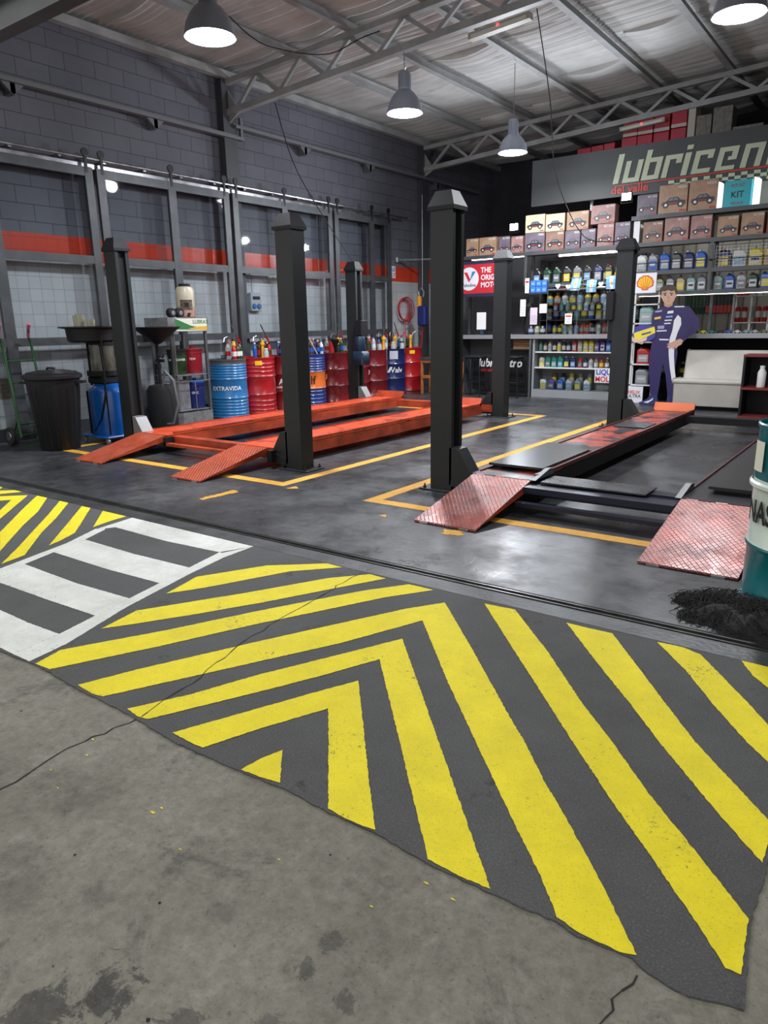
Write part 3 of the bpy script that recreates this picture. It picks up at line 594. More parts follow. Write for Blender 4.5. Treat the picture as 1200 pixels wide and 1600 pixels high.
# loose cables
def cord(pts,label,r=.007,name='electric_cord',m_=None):
    o=[]
    for k in range(len(pts)-1):
        p0=Vector(pts[max(k-1,0)]);p1=Vector(pts[k]);p2=Vector(pts[k+1]);p3=Vector(pts[min(k+2,len(pts)-1)])
        for j in range(8):
            t=j/8; o.append(.5*((2*p1)+(p2-p0)*t+(2*p0-5*p1+4*p2-p3)*t*t+(3*p1-p0-3*p2+p3)*t**3))
    o.append(Vector(pts[-1])); b=Vector(pts[0]); m=MB(); m.tube([q-b for q in o],r,6)
    return tag(m.build(name,m_ or black,loc=b),label,'cord' if name!='air_hose' else 'hose')
cord([(-8.05,8.42,4.50),(-7.98,8.7,3.7),(-7.75,9.1,2.95),(-7.44,9.37,2.33)],'black cord running from front truss down to rear left lift column')
cord([(-3.96,8.42,4.74),(-3.93,8.8,3.9),(-3.9,9.0,3.1),(-3.62,9.2,2.42),(-3.3,9.3,2.30),(-3.06,9.32,2.33)],'long black cord dropping from front truss to the black lift')
cord([(-7.3,6.9,5.0),(-7.2,7.4,4.8),(-6.9,8.2,4.83),(-6.4,8.35,4.95),(-6.1,8.36,4.97)],'black cord sagging under the roof sheets onto the front truss')
cord([(-9.06,15.3,4.05),(-9.06,15.35,3.6),(-9.06,15.1,3.2),(-9.06,15.1,2.9)],'short grey cord hanging down the wall behind the tall column',.012,'electric_cord',frame_m)
# ------------------------------------------------------------------ drums
def ringprof(h,r,hoops,ribs=()):
    z=0; P=[(r-.012,0),(r,.008),(r,.02),(r-.008,.03)]
    ev=[(a,.009,.02) for a in hoops]+[(a,.005,.011) for a in ribs]; ev.sort()
    for a,am,wd in ev: P+=[(r-.008,a-wd),(r-.008+am*.75,a-wd*.5),(r-.006+am,a),(r-.008+am*.75,a+wd*.5),(r-.008,a+wd)]
    P+=[(r-.008,h-.03),(r,h-.02),(r,h-.006),(r-.006,h),(r-.014,h-.004),(r-.014,h-.02)]
    return P
def drum(x,y,label,bands,ribs=(),text=None,face=None,group='oil drums along the left wall'):
    """bands: list of (z_top, material)"""
    T=thing('oil_drum',label,'drum',(x,y,0),0,group); r,h=.292,.88
    P=ringprof(h,r,(.30,.585),ribs); mats=[]; mis=[]
    for zt,mm in bands:
        if mm not in mats: mats.append(mm)
    for k in range(len(P)-1):
        zc=(P[k][1]+P[k+1][1])/2
        for zt,mm in bands:
            if zc<=zt: mis.append(mats.index(mm)); break
        else: mis.append(mats.index(bands[-1][1]))
    # insert band edges
    Q=[];qm=[]
    for k in range(len(P)-1):
        a,b=P[k],P[k+1]; cuts=[zt for zt,_ in bands if min(a[1],b[1])<zt<max(a[1],b[1])]
        pts=[a]+[(a[0]+(b[0]-a[0])*(c-a[1])/(b[1]-a[1]),c) for c in sorted(cuts)]+[b]
        for p,q in zip(pts,pts[1:]):
            Q.append(p); zc=(p[1]+q[1])/2
            qm.append(next((mats.index(mm) for zt,mm in bands if zc<=zt),mats.index(bands[-1][1])))
    Q.append(P[-1]); m=MB(); m.lathe(Q,n=48,mis=qm,cap=False); m.lathe([(0.001,.0),(r-.014,.0)],n=48,cap=False); m.build('body',mats,T,smooth=True)
    m=MB(); m.lathe([(0.001,h-.022),(r-.013,h-.022)],n=48,cap=False); m.lathe([(.03,h-.022),(.03,h-.01),(.02,h-.008)],.17,.05,12); m.lathe([(.015,h-.022),(.015,h-.012)],-.18,-.05,10); m.build('lid',bands[-1][1],T,smooth=True)
    if text:
        a0=face
        for (s,size,zz,mm,bold,off) in text:
            m=MB()
            def fn(px,pz): a=a0+(px+off)/(r+.003); return ((r+.0035)*math.cos(a),(r+.0035)*math.sin(a),zz+pz)
            m.text(s,size,fn,bold=bold,align='CENTER'); m.build('lettering',mm,T)
    return T
def dm(n,c): return mat(n,c,.3,0,.18,5,coat=.3)
dB=dm('drum_blue',(.02,.17,.42)); dG=dm('drum_grey',(.08,.09,.10)); dR=dm('drum_red',(.42,.012,.018)); dDR=dm('drum_dark_red',(.17,.008,.012)); dN=dm('drum_navy',(.01,.02,.10)); dO=dm('drum_orange',(.72,.16,.03)); dNB=dm('drum_mid_blue',(.015,.04,.19))
dT=dm('drum_teal',(.0,.13,.15)); dWt=dm('drum_white',(.62,.72,.66))
blt=mat('black_lettering',(.01,.01,.01),.5); redt=mat('red_lettering',(.6,.02,.02),.5)
DX=-8.55; fa=-.72
def shelfribs(a,b,n): return [a+(b-a)*i/(n-1) for i in range(n)]
D=[drum(DX,7.6,'blue ribbed drum with white lettering, first of the drum row',[(.80,dB),(.88,dG)],shelfribs(.06,.25,5)+shelfribs(.63,.79,5),[('EXTRAVIDA',.088,.42,wtext,.012,.02)],fa-.2),
drum(DX,8.22,'bright red drum with a small yellow sticker beside the blue drum',[(.88,dR)],shelfribs(.06,.2,3)+shelfribs(.66,.78,3)),
drum(DX,8.84,'dark red drum with white letters AU half behind the front column',[(.88,dDR)],(),[('AU',.13,.42,wtext,.016,.0),('LUBRICANTES',.045,.36,wtext,.004,.0)],fa-.1),
drum(DX,9.46,'blue drum with a broad orange band and dark lettering',[(.30,dNB),(.585,dO),(.88,dNB)],shelfribs(.06,.25,4)+shelfribs(.63,.8,5),[('Gulf',.19,.38,blt,.015,-.0)],fa-.3),
drum(DX,10.08,'dark red drum with white letter U right of the banded drum',[(.88,dDR)],(),[('AU',.13,.42,wtext,.016,-.1)],fa-.4),
drum(DX,10.70,'dark red drum mostly hidden behind the rear left lift column',[(.88,dDR)]),
drum(DX,11.32,'dark red drum with slanted white letters left of the navy drum',[(.88,dDR)],(),[('& AU',.13,.42,wtext,.016,-.12)],fa-.5),
drum(DX,11.94,'navy drum with a white winged letter V and a paper sheet',[(.88,dN)],(),[('Valv',.15,.42,wtext,.012,.07)],fa-.1),
drum(DX,12.54,'red drum with yellow sticker at the far end of the row',[(.88,dR)])]
# white V flash on navy drum, stickers
def patch(T,a0,w,z0,z1,mm,r=.2955,name='sticker',slant=0):
    m=MB(); n=6; v=[]
    for i in range(n+1):
        a=a0+(i/n-.5)*w/r; v+= [(r*math.cos(a),r*math.sin(a),z0),(r*math.cos(a+slant),r*math.sin(a+slant),z1)]
    m.add(v,[(2*i,2*i+2,2*i+3,2*i+1) for i in range(n)]); return m.build(name,mm,T)
ylab=mat('yellow_sticker',(.85,.5,.01),.5)
o=patch(D[1],fa+.05,.11,.76,.83,ylab); o['label']='yellow sticker near the drum top'
patch(D[8],fa+.05,.11,.76,.83,ylab); patch(D[7],fa-.05,.17,.68,.84,mat('paper_sheet',(.5,.52,.58),.7),name='paper_sheet')
patch(D[7],fa-.62,.05,.42,.53,wtext,name='lettering',slant=-.18); patch(D[7],fa-.44,.05,.42,.53,wtext,name='lettering',slant=.2)
DT=drum(-.27,3.80,'teal and white oil drum standing at the right doorway edge',[(.31,dT),(.62,dWt),(.88,dT)],(),group=None)
m=MB(); m.text('NAS',.145,lambda p,q:(.2955*math.cos(-2.43+p*.68/.2955),.2955*math.sin(-2.43+p*.68/.2955),.425+q),bold=.03,align='CENTER'); m.build('lettering',blt,DT)
patch(DT,-2.62,.09,.66,.80,mat('drum_label_paper',(.66,.66,.56),.6),name='paper_label')
m=MB(); m.lathe([(.293,.575),(.302,.585),(.302,.60),(.293,.61)],n=48,cap=False); m.build('hoop_band',dWt,DT,smooth=True)
# pumps
def pump(x,y,rz,label,lev=.9):
    T=thing('barrel_pump',label,'pump',(x,y,.858),rz,'yellow hand pumps on the drums')
    m=MB(); m.lathe([(.03,0),(.03,.012),(.026,.02),(.026,.20),(.04,.205),(.04,.225),(.034,.24),(.034,.27),(.02,.28)],n=14); m.build('pump_body',yellow_pl,T,smooth=True)
    m=MB(); m.tube([(0,-.02,.25),(0,-.08,.33),(0,-.16,.35),(0,-.23,.33),(0,-.25,.27)],.010,8); m.build('spout',steel,T,smooth=True)
    m=MB(); m.tube([(0,.02,.27),(0,.05,.42)],.008,6); e=Vector((0,-.1+.0,.0)); a=Vector((0,.20,.24)); b=Vector((0,-.02,.52)); m.tube([a,a.lerp(b,.5),b],.011,6); lv=m.build('lever',mat('lever_grey',(.12,.12,.13),.4,.5),T)
    m=MB(); m.tube([a,a.lerp(b,.38)],.016,8); m.build('grip',red_pl,lv)
    return T
pump(-8.52,7.72,.25,'yellow hand pump with lever on the blue ribbed drum')
pump(-8.50,8.32,.2,'yellow hand pump on the bright red drum with yellow sticker')
pump(-8.45,10.15,.2,'yellow hand pump on the dark red drum right of the banded drum')
pump(-8.42,11.50,.25,'yellow hand pump on the drum just left of the navy drum')
pump(-8.50,12.0,.2,'yellow hand pump on the navy drum with white V')
pump(-8.50,12.56,2.6,'yellow hand pump on the farthest red drum')
# bottles and jars on top of the drums
def bottle_geo(kind):
    m=MB()
    if kind=='pet': P=[(.03,0),(.042,.01),(.042,.07),(.038,.09),(.042,.11),(.042,.17),(.03,.21),(.014,.235),(.014,.25)]
    elif kind=='tall': P=[(.028,0),(.034,.01),(.034,.15),(.028,.18),(.012,.21),(.012,.23)]
    else: P=[(.035,0),(.045,.01),(.045,.10),(.03,.13),(.03,.14)]
    m.lathe(P,n=12); return m,P[-1][1],P[-1][0]
tints={'clear':mat('cloudy_plastic',(.42,.44,.46),.15),'dark green':mat('green_bottle',(.015,.06,.02),.2),'brown':mat('brown_bottle',(.08,.03,.01),.2),'red':red_pl,'black':black,'white':white,'blue':blue_pl}
def topbottle(x,y,kind,tint,capc,label):
    m,h,r=bottle_geo(kind); T=m.build('bottle',tints[tint],loc=(x,y,.858),smooth=True); tag(T,label,'bottle','bottles and jars standing on the drums')
    m=MB(); m.lathe([(r+.004,h-.005),(r+.004,h+.018)],n=10); m.build('cap',tints[capc],T)
    if kind!='jar':
        m=MB(); rr={'pet':.0425,'tall':.0345}[kind]; m.lathe([(rr,.06),(rr,.13)],n=12,cap=False); m.build('label_band',tints[random.choice(['white','red','dark green','blue'])],T)
    return T
dn=['blue ribbed drum','bright red sticker drum','dark red AU drum','orange banded drum','dark red U drum','hidden dark red drum','drum left of navy','navy drum','farthest red drum']
specs={0:[(.14,.1,'tall','brown','red'),(.10,.18,'pet','dark green','black'),(-.02,.22,'tall','black','red'),(.17,0,'tall','red','white')],
1:[(-.05,.2,'pet','dark green','red'),(.12,.18,'pet','black','red'),(.02,.24,'tall','brown','white'),(.18,.04,'jar','clear','white'),(-.13,.16,'tall','dark green','black')],
2:[(.12,-.02,'pet','clear','blue'),(0,.1,'pet','white','blue'),(.12,.15,'jar','red','red'),(-.1,0,'tall','blue','white'),(.2,.02,'tall','red','white')],
3:[(.1,0,'pet','black','red'),(0,.08,'pet','clear','white'),(.12,.14,'tall','brown','red'),(-.1,-.05,'pet','dark green','white'),(.19,.04,'tall','black','white')],
4:[(.14,-.16,'pet','red','black'),(0,-.12,'pet','clear','white'),(-.1,.05,'tall','black','red'),(.19,-.05,'jar','black','black'),(-.02,.2,'pet','blue','white')],
5:[(.1,.0,'pet','blue','blue'),(0,.12,'pet','clear','blue')],
6:[(.1,-.1,'pet','clear','blue'),(0,.0,'jar','blue','white'),(.17,.0,'jar','clear','red'),(-.1,.1,'tall','black','red')],
7:[(.12,-.1,'jar','clear','white'),(-.05,-.12,'pet','clear','blue'),(.17,.14,'jar','clear','black')]}
extra={0:[(.03,.12,'tall','dark green','white'),(-.08,.1,'pet','clear','red')],1:[(.1,-.12,'tall','blue','white'),(-.02,.1,'pet','brown','black'),(.17,.13,'tall','red','black')],2:[(.07,.2,'pet','brown','black'),(-.05,.2,'tall','clear','red'),(.06,-.12,'tall','black','white')],
3:[(.05,.18,'tall','red','black'),(.17,-.1,'pet','brown','red'),(-.06,.2,'pet','blue','white'),(.2,.12,'tall','white','blue')],4:[(.08,.04,'tall','brown','white'),(.1,.16,'pet','dark green','white'),(-.14,-.12,'tall','red','white')],
5:[(.17,.1,'tall','black','blue'),(.0,-.1,'pet','white','red'),(.14,-.14,'tall','dark green','red')],6:[(.05,-.2,'pet','brown','white'),(.06,.12,'tall','blue','black'),(-.06,-.02,'pet','red','white')],7:[(-.1,.12,'pet','black','red'),(.05,.2,'tall','dark green','white')],8:[(-.1,-.12,'pet','clear','blue'),(.08,-.16,'tall','black','red')]}
for k in extra: specs.setdefault(k,[]).extend(extra[k])
for k,L in specs.items():
    for dx,dy,kd,ti,ca in L:
        nm={'pet':'drink bottle','tall':'slim bottle','jar':'squat jar'}[kd]
        topbottle(-8.55+dx,7.6+.62*k+dy,kd,ti,ca,'%s %s with %s cap on the %s'%(ti,nm,ca,dn[k]))
def funnel(x,y,label,mm=black):
    T=thing('funnel',label,'funnel',(x,y,.858))
    m=MB(); m.lathe([(.012,.0),(.014,.11),(.075,.19),(.085,.25),(.08,.25),(.07,.19),(.008,.12)],n=20,cap=False); m.build('cone',mm,T,smooth=True)
    m=MB(); m.tube([(.08,0,.235),(.10,0,.23),(.10,0,.2),(.085,0,.2)],.005,6); m.build('hang_loop',mm,T)
funnel(-8.40,8.98,'black funnel on the dark red AU drum'); funnel(-8.38,9.98,'black funnel on the dark red U drum')
T=thing('measuring_stick','white stick leaning on the bottles on the orange banded drum','stick',(-8.3,9.42,.858)); m=MB(); m.bar((0,0,.01),(-.03,-.16,.27),.022,.006); m.build('blade',wtext,T)
T=m=None
m=MB(); m.lathe([(.035,0),(.045,.09),(.042,.09),(.03,.004)],n=14); tag(m.build('glass_beaker',glassm('beaker_glass',(.8,.82,.82)),loc=(-8.42,7.43,.858),smooth=True),'small glass beaker at the left of the blue ribbed drum top','beaker')
# ------------------------------------------------------------------ wall things
T=thing('power_socket_box','grey wall socket box with two blue outlets behind the glass','socket box',(-9.148,8.80,1.60))
m=MB(); m.rbox(0,.08,-.12,.12,0,.30,.01); m.build('housing',mat('socket_grey',(.35,.36,.38),.4),T)
for dy in (-.055,.055):
    m=MB(); m.lathe([(.045,0),(.04,.02),(.0,.022)],n=16)
    m.v=[(c+.08,a+dy,b+.08) for a,b,c in m.v]; m.build('outlet',mat('outlet_blue',(.02,.14,.35),.4),T)
m=MB(); m.box(.08,.088,-.08,.08,.19,.24); m.build('breaker_window',black,T)
m=MB(); m.tube([(.03,-.04,.3),(.03,-.04,.55),(.03,-.1,.62)],.008,6); m.build('conduit',gal,T)
T=thing('air_hose','coiled red air hose hanging on the white tiles','hose',(-9.10,13.18,1.66))
m=MB()
for k in range(4):
    ra=.17+.028*k; m.tube([(.0+.018*k,ra*1.12*math.cos(t*PI/12)+.02*k,.22*math.sin(t*PI/12)*(1+.05*k)) for t in range(25)],.009,6,cap=False)
m.build('coil',red_pl,T,smooth=True)
m=MB(); m.tube([(.03,.02,-.2),(.03,.03,-.5),(.05,.04,-.8),(.05,.02,-.95)],.009,6); m.tube([(.03,.2,-.05),(.03,.21,-.5),(.03,.2,-.95)],.008,6); m.build('hose_tail',red_pl,T,smooth=True)
m=MB(); m.box(-.04,.06,-.02,.02,.2,.24); m.build('hook',steel,T)
T=thing('logo_sign','small square red, white and blue oil brand sign above the hose','sign',(-9.145,12.83,2.29))
m=MB(); m.box(0,.012,-.12,.12,0,.24); m.build('board',mat('sign_white',(.7,.7,.75),.5),T)
def ypl(x,s): return lambda a,b:(x,a*s,b)
m=MB(); m.text('QUI',.11,lambda a,b:(.0135,a,b+.135),0,bold=.02,align='CENTER'); m.build('lettering',mat('blue_letter',(.02,.04,.4),.5),T)
m=MB(); m.text('OLY',.11,lambda a,b:(.0135,a,b+.025),0,bold=.02,align='CENTER'); m.build('lettering',redt,T)
T=thing('pipe_arm','grey pipe arm sticking out from wall beside the hose coil','pipe',(-9.13,13.0,2.66)); m=MB(); m.tube([(0,0,0),(.35,.25,.0),(.62,.4,.0)],.02,8); m.build('arm',gal,T); m=MB(); m.lathe([(.05,-.05),(.05,.05)],n=10); m.build('flange',gal,T)
T=thing('hose_reel','dark blue tool balancer with orange handle hanging near the corner','hoist',(-8.62,13.2,1.3))
m=MB(); m.rbox(-.1,.1,-.07,.07,0,.42,.03); m.build('body',navy_pl,T)
m=MB(); m.rbox(-.12,-.04,-.05,.05,.38,.62,.02); m.build('handle',mat('tool_orange',(.7,.3,.02),.4),T)
m=MB(); m.tube([(-.08,0,.6),(-.1,0,.72),(-.02,0,.78),(.04,0,.7),(.02,0,.6)],.014,6); m.tube([(-.0,0,.75),(0,0,2.6)],.008,6); m.build('hook',gal,T)
m=MB(); m.tube([(0,0,0),(-.03,.02,-.3),(-.12,.05,-.7),(-.1,0,-1.0),(-.02,0,-1.28)],.012,6); m.build('hose',red_pl,T)
# ------------------------------------------------------------------ trash can, hand truck
T=thing('trash_can','black plastic rubbish bin with lid beside the hand truck','trash can',(-8.0,4.46,0))
m=MB(); m.lathe([(.205,0),(.215,.01),(.29,.80),(.305,.81),(.305,.83),(.295,.83)],n=40); 
for k in range(20):
    a=k*PI/10; m.bar((.215*math.cos(a),.215*math.sin(a),.03),(.281*math.cos(a),.281*math.sin(a),.72),.012,.006)
m.build('bin_body',black,T,smooth=True)
m=MB(); m.lathe([(.31,.815),(.325,.82),(.325,.85),(.31,.865),(.25,.885),(.12,.905),(.0,.91)],n=40,cap=False); 
m.tube([(-.1,0,.895),(-.08,0,.93),(.08,0,.93),(.1,0,.895)],.012,8)
for k in range(3): m.tube([((.27-.06*k)*math.cos(t*PI/12),(.27-.06*k)*math.sin(t*PI/12),.882+.01*k) for t in range(25)],.006,5,cap=False)
m.build('lid',black,T,smooth=True)
for s in (-1,1):
    m=MB(); a=-.75 if s>0 else -.75+PI; a=.62 if s>0 else .62+PI; c,ss=math.cos(a),math.sin(a); m.bar((.29*c,.29*ss,.77),(.37*c,.37*ss,.77),.1,.03); m.build('handle',black,T)
T=thing('hand_truck','green steel hand truck with pink grips leaning by the wall','hand truck',(-8.72,4.45,0))
green=mat('truck_green',(.03,.10,.04),.35,.5); pink=mat('pink_grip',(.45,.12,.22),.6)
fr=MB()
for y in (-.13,.22):
    fr.tube([(.1,y,.1),(.0,y,.95),(-.04,y,1.2),(-.02,y-.03,1.28),(.06,y-.06,1.36)],.016,8)
for z,x in ((.25,.08),(.6,.04),(.75,.025),(1.0,-.005)): fr.tube([(x,-.13,z),(x,.22,z)],.009,6)
fr.tube([(.1,-.13,.12),(.1,.22,.12)],.012,6); fr.tube([(.06,-.13,.3),(-.06,-.13,.14),(.1,-.13,.12)],.01,6); fr.tube([(.06,.22,.3),(-.06,.22,.14),(.1,.22,.12)],.01,6)
fr.build('truck_frame',green,T,smooth=True)
for y in (-.13,.22):
    m=MB(); m.tube([(-.02,y-.03,1.28),(.06,y-.06,1.37),(.13,y-.08,1.43)],.021,8); m.build('grip',pink,T)
    yy=y-.06 if y<0 else y+.06
    m=MB(); m.lathe([(.03,-.02),(.10,-.025),(.11,-.015),(.11,.015),(.10,.025),(.03,.02)],n=24); m.v=[(a-.04,c+yy,b+.11) for a,b,c in m.v]; w_=m.build('wheel',rubber,T,smooth=True)
    m=MB(); m.lathe([(.0,-.028),(.055,-.028),(.06,-.02),(.06,.02),(.055,.028),(.0,.028)],n=16,cap=False); m.v=[(a-.04,c+yy,b+.11) for a,b,c in m.v]; m.build('hub',steel,w_,smooth=True)
m=MB(); m.box(.1,.3,-.12,.21,.0,.008); m.build('toe_plate',green,T)
# ------------------------------------------------------------------ oil drainers
def caster(m,x,y): m.lathe([(.0,-.012),(.03,-.012),(.03,.012),(0,.012)],n=12,cap=False); n=48; m.v[-n:]=[(a+x,c+y,b+.03) for a,b,c in m.v[-n:]]; m.box(x-.006,x+.006,y-.018,y+.018,.03,.075)
T=thing('waste_oil_drainer','blue wheeled waste oil drainer with wide black pan','oil drainer',(-8.0,5.17,0))
m=MB(); m.lathe([(.22,.075),(.24,.085),(.245,.12),(.245,.60),(.235,.64),(.16,.70),(.05,.72),(0,.72)],n=32,cap=False); m.build('tank',mat('drainer_blue',(.004,.10,.42),.3,0,.2,6,coat=.3),T,smooth=True)
m=MB(); m.rbox(-.27,.27,-.27,.27,.065,.09,.02)
for a in (0,): m.box(-.3,.3,-.03,.03,.06,.075)
b_=m.build('base_frame',mat('drainer_blue',(.004,.10,.42)),T)
for x,y in ((-.24,-.24),(.24,-.24),(-.24,.24),(.24,.24)):
    m=MB(); caster(m,x,y); m.build('caster',mat('caster_grey',(.35,.35,.36),.4,.4),T)
m=MB(); m.lathe([(.145,.86),(.145,1.17)],-.06,0,20); m.build('gauge_chamber',mat('dirty_acrylic',(.10,.095,.08),.2,0,.5,8),T,smooth=True)
m=MB()
for a,b in ((-.2,-.1),(.1,-.1),(.02,.15)): m.tube([(a,b,.68),(a,b,1.26)],.014,8)
m.tube([(.18,-.16,.1),(.18,-.16,.62)],.012,6); m.tube([(-.16,-.2,.1),(-.16,-.2,.62)],.012,6); m.lathe([(.2,.80),(.2,.86)],-.06,0,20); m.lathe([(.16,1.17),(.16,1.2)],-.06,0,20)
m.rbox(-.22,.12,-.14,.14,.70,.80,.02); m.build('stand',blackm,T)
m=MB(); m.lathe([(.0,1.20),(.24,1.20),(.27,1.22),(.285,1.36),(.36,1.372),(.36,1.386),(.275,1.38),(.255,1.28),(.18,1.268),(0,1.262)],-.16,-.06,36,cap=False); m.build('drain_pan',black,T,smooth=True)
m=MB(); m.tube([(.0,-.1,1.24),(.1,-.12,1.15),(.18,-.16,.9),(.2,-.18,.6),(.12,-.22,.3),(.0,-.24,.15)],.012,8); m.build('hose',blackm,T,smooth=True)
bk=glassm('beaker_glass',(.8,.82,.82)); amb=mat('oily_beaker',(.40,.39,.28),.2)
for k,(x,y,h,t,w_) in enumerate(((-8.28,5.03,.25,'tall','leftmost'),(-8.17,5.0,.26,'tallest','middle'),(-8.05,5.06,.20,'short','rightmost'))):
    m=MB(); m.lathe([(.04,0),(.052,h),(.049,h),(.037,.005)],n=14); T=m.build('oil_beaker',amb,loc=(x,y,1.266),smooth=True); tag(T,'%s cloudy beaker, %s of three in the drainer pan'%(t,w_),'beaker','cloudy beakers in the drainer pan')
    m=MB(); m.tube([(.050,0,h*.8),(.075,0,h*.75),(.075,0,h*.3),(.043,0,h*.25)],.005,6); m.build('handle',amb,T)
T=thing('oil_drainer','black oil drainer with funnel behind the front left column','oil drainer',(-8.02,5.95,0))
m=MB(); m.lathe([(.17,.08),(.19,.09),(.19,.56),(.15,.62),(.05,.64)],n=28); m.build('tank',blackm,T,smooth=True)
m=MB(); m.tube([(.0,0,.6),(.0,0,1.16)],.022,8); m.box(-.05,.12,-.01,.01,.92,.96); m.lathe([(.035,.84),(.035,.9)],n=10); m.tube([(.02,0,1.0),(.1,0,.98),(.12,0,1.02)],.01,6); m.build('stem',blackm,T)
m=MB(); m.lathe([(.03,1.15),(.06,1.17),(.30,1.36),(.30,1.37),(.29,1.36),(.05,1.19)],.02,0,32,cap=False); m.build('funnel_pan',black,T,smooth=True)
m=MB(); m.tube([(.08,-.05,.55),(.22,-.08,.82),(.36,-.06,.7),(.38,-.04,.4),(.28,-.06,.14),(.12,-.08,.12)],.014,8); m.build('hose',mat('hose_grey',(.15,.15,.16),.5),T,smooth=True)
for x,y in ((-.16,-.16),(.16,-.16),(0,.18)):
    m=MB(); caster(m,x,y); m.box(x-.02,x+.02,y-.02,y+.02,.07,.085); m.build('caster',mat('caster_grey',(.35,.35,.36),.4,.4),T)
# ------------------------------------------------------------------ oil dispenser rack with pails
T=thing('oil_display_rack','grey metal oil rack with a green and white header panel','display rack',(-8.48,6.66,0))
m=MB(); P=[(-.26,-.30),(.20,-.30),(.27,-.23),(.27,.30),(-.26,.30)]
m.prism(P[::-1],'z',.0,.19); m.build('base_box',gal,T)
m=MB()
for x,y in ((-.24,-.26),(-.24,.28),(.2,-.27),(.25,.28)): m.box(x-.018,x+.018,y-.018,y+.018,.19,1.33)
m.build('post',mat('rack_grey',(.10,.105,.11),.4,.4),T)
m=MB(); m.box(-.25,.26,-.27,.28,.21,.22); m.build('shelf',gal,T)
m=MB(); m.box(-.25,.26,-.27,.28,.70,.715); m.build('shelf',gal,T)
m=MB(); m.prism([(-.27,-.34),(.24,-.34),(.29,-.29),(.29,.31),(-.27,.31)][::-1],'z',1.30,1.49); m.build('header_tray',gal,T)
m=MB(); m.box(.291,.294,-.26,.29,1.31,1.475,0); m.add([(.2955,-.26,1.475),(.2955,-.26,1.33),(.2955,.02,1.325),(.2955,.29,1.325),(.2955,.0,1.38)],[(0,1,2,3,4)],1); m.add([(.296,-.05,1.335),(.296,.29,1.315),(.296,.29,1.37),(.296,.12,1.365)],[(0,1,2,3)],2)
m.text('LUBRAX',.075,lambda a,b:(.297,a+.04,b+1.405),3,bold=.008)
m.build('header_panel',[mat('panel_cream',(.62,.64,.55),.4),mat('panel_green',(.03,.16,.05),.4),mat('panel_gold',(.6,.35,.03),.4),mat('panel_green',(.03,.16,.05),.4)],T)
m=MB(); 
for z in (.62,): m.tube([(-.24,-.285,z),(.2,-.285,z),(.27,-.22,z),(.27,.28,z)],.006,6)
m.tube([(.235,-.25,.2),(.235,-.25,1.3)],.006,6); m.tube([(.27,.02,.2),(.27,.02,.62)],.006,6); m.build('guard_wire',steel,T)
def pail(x,y,z,c1,c2,label,txt=None,cap=None,h=.38,r=.135):
    T=thing('oil_pail',label,'pail',(x,y,z),0,'oil pails in the display rack')
    m=MB(); m.lathe([(r-.012,0),(r-.01,.005),(r,h-.10),(r+.006,h-.10),(r+.006,h-.085),(r,h-.085),(r+.003,h-.05)],n=28,mis=[0,0,1,1,1,1,1],cap=True); m.build('body',[c1,c2],T,smooth=True)
    m=MB(); m.lathe([(r+.01,h-.055),(r+.01,h-.035),(r-.01,h-.03),(r-.03,h-.04),(.03,h-.035),(.03,h),(.02,h+.01)],n=28); m.build('lid',cap or c2,T,smooth=True)
    m=MB(); m.tube([(math.cos(t)*(r+.008),math.sin(t)*(r+.008)*.35,h-.09-(.13*math.sin(t))) for t in [k*PI/10 for k in range(0,11)]],.003,5); m.build('bail_handle',steel,T)
    if txt:
        m=MB(); m.text(txt,.045,lambda a,b:((r+.002)*math.cos(-.7+a/r),(r+.002)*math.sin(-.7+a/r),b+h*.5),bold=.006,align='CENTER'); m.build('lettering',wtext,T)
gd=mat('pail_green',(.01,.06,.015),.35,0,.8,5)
pail(-8.40,6.55,.715,gd,black,'black and green oil pail on the upper rack shelf','MAXPOWER')
pail(-8.42,6.84,.715,mat('pail_red',(.25,.01,.02),.35),mat('pail_red',(.25,.01,.02)),'dark red oil pail on the upper rack shelf','PDV')
pail(-8.40,6.82,.22,navy_pl,navy_pl,'navy oil pail with bright blue lid on the lower rack shelf','GNC',blue_pl,h=.42)
m=MB(); m.rbox(-.02,.02,-.12,.12,0,.42,.01); tag(m.build('metal_panel',gal,loc=(-8.34,6.55,.22)),'plain grey metal sheet standing on the lower rack shelf','panel')
T=thing('liquid_dispenser','cloudy plastic dispenser jug with black lid on the rack top','jug',(-8.40,6.78,1.49))
m=MB(); m.lathe([(.115,0),(.125,.01),(.125,.13),(.12,.14),(.125,.15),(.125,.37),(.105,.41),(.07,.42)],n=28,mis=[1,1,1,0,0,0,0]); m.build('jug_body',[mat('cloudy_jug',(.52,.47,.36),.35,0,.15,5),mat('pinkish_residue',(.42,.22,.16),.4,0,.3,5)],T,smooth=True)
m=MB(); m.lathe([(.08,.415),(.08,.45),(.07,.455)],n=20); m.build('lid',black,T)
m=MB(); n=8
for z0,z1,mi,a0,a1 in ((.10,.235,0,-1.3,.1),(.14,.2,1,-.8,-.35),(.225,.235,1,-1.3,.1)):
    r=.1265+.001*mi; v=[]
    for i in range(n+1): a=a0+(a1-a0)*i/n; v+=[(r*math.cos(a),r*math.sin(a),z0),(r*math.cos(a),r*math.sin(a),z1)]
    m.add(v,[(2*i,2*i+2,2*i+3,2*i+1) for i in range(n)],mi)
m.build('label_sheet',[mat('old_label_brown',(.14,.10,.07),.6,0,.6,20),black],T)
m=MB(); a=-.5; m.tube([(.12*math.cos(a),.12*math.sin(a),.03),(.19*math.cos(a),.19*math.sin(a),.03),(.19*math.cos(a),.19*math.sin(a),.0)],.014,8); m.box(.14,.17,-.09,-.06,.03,.06); m.build('tap',black,T)
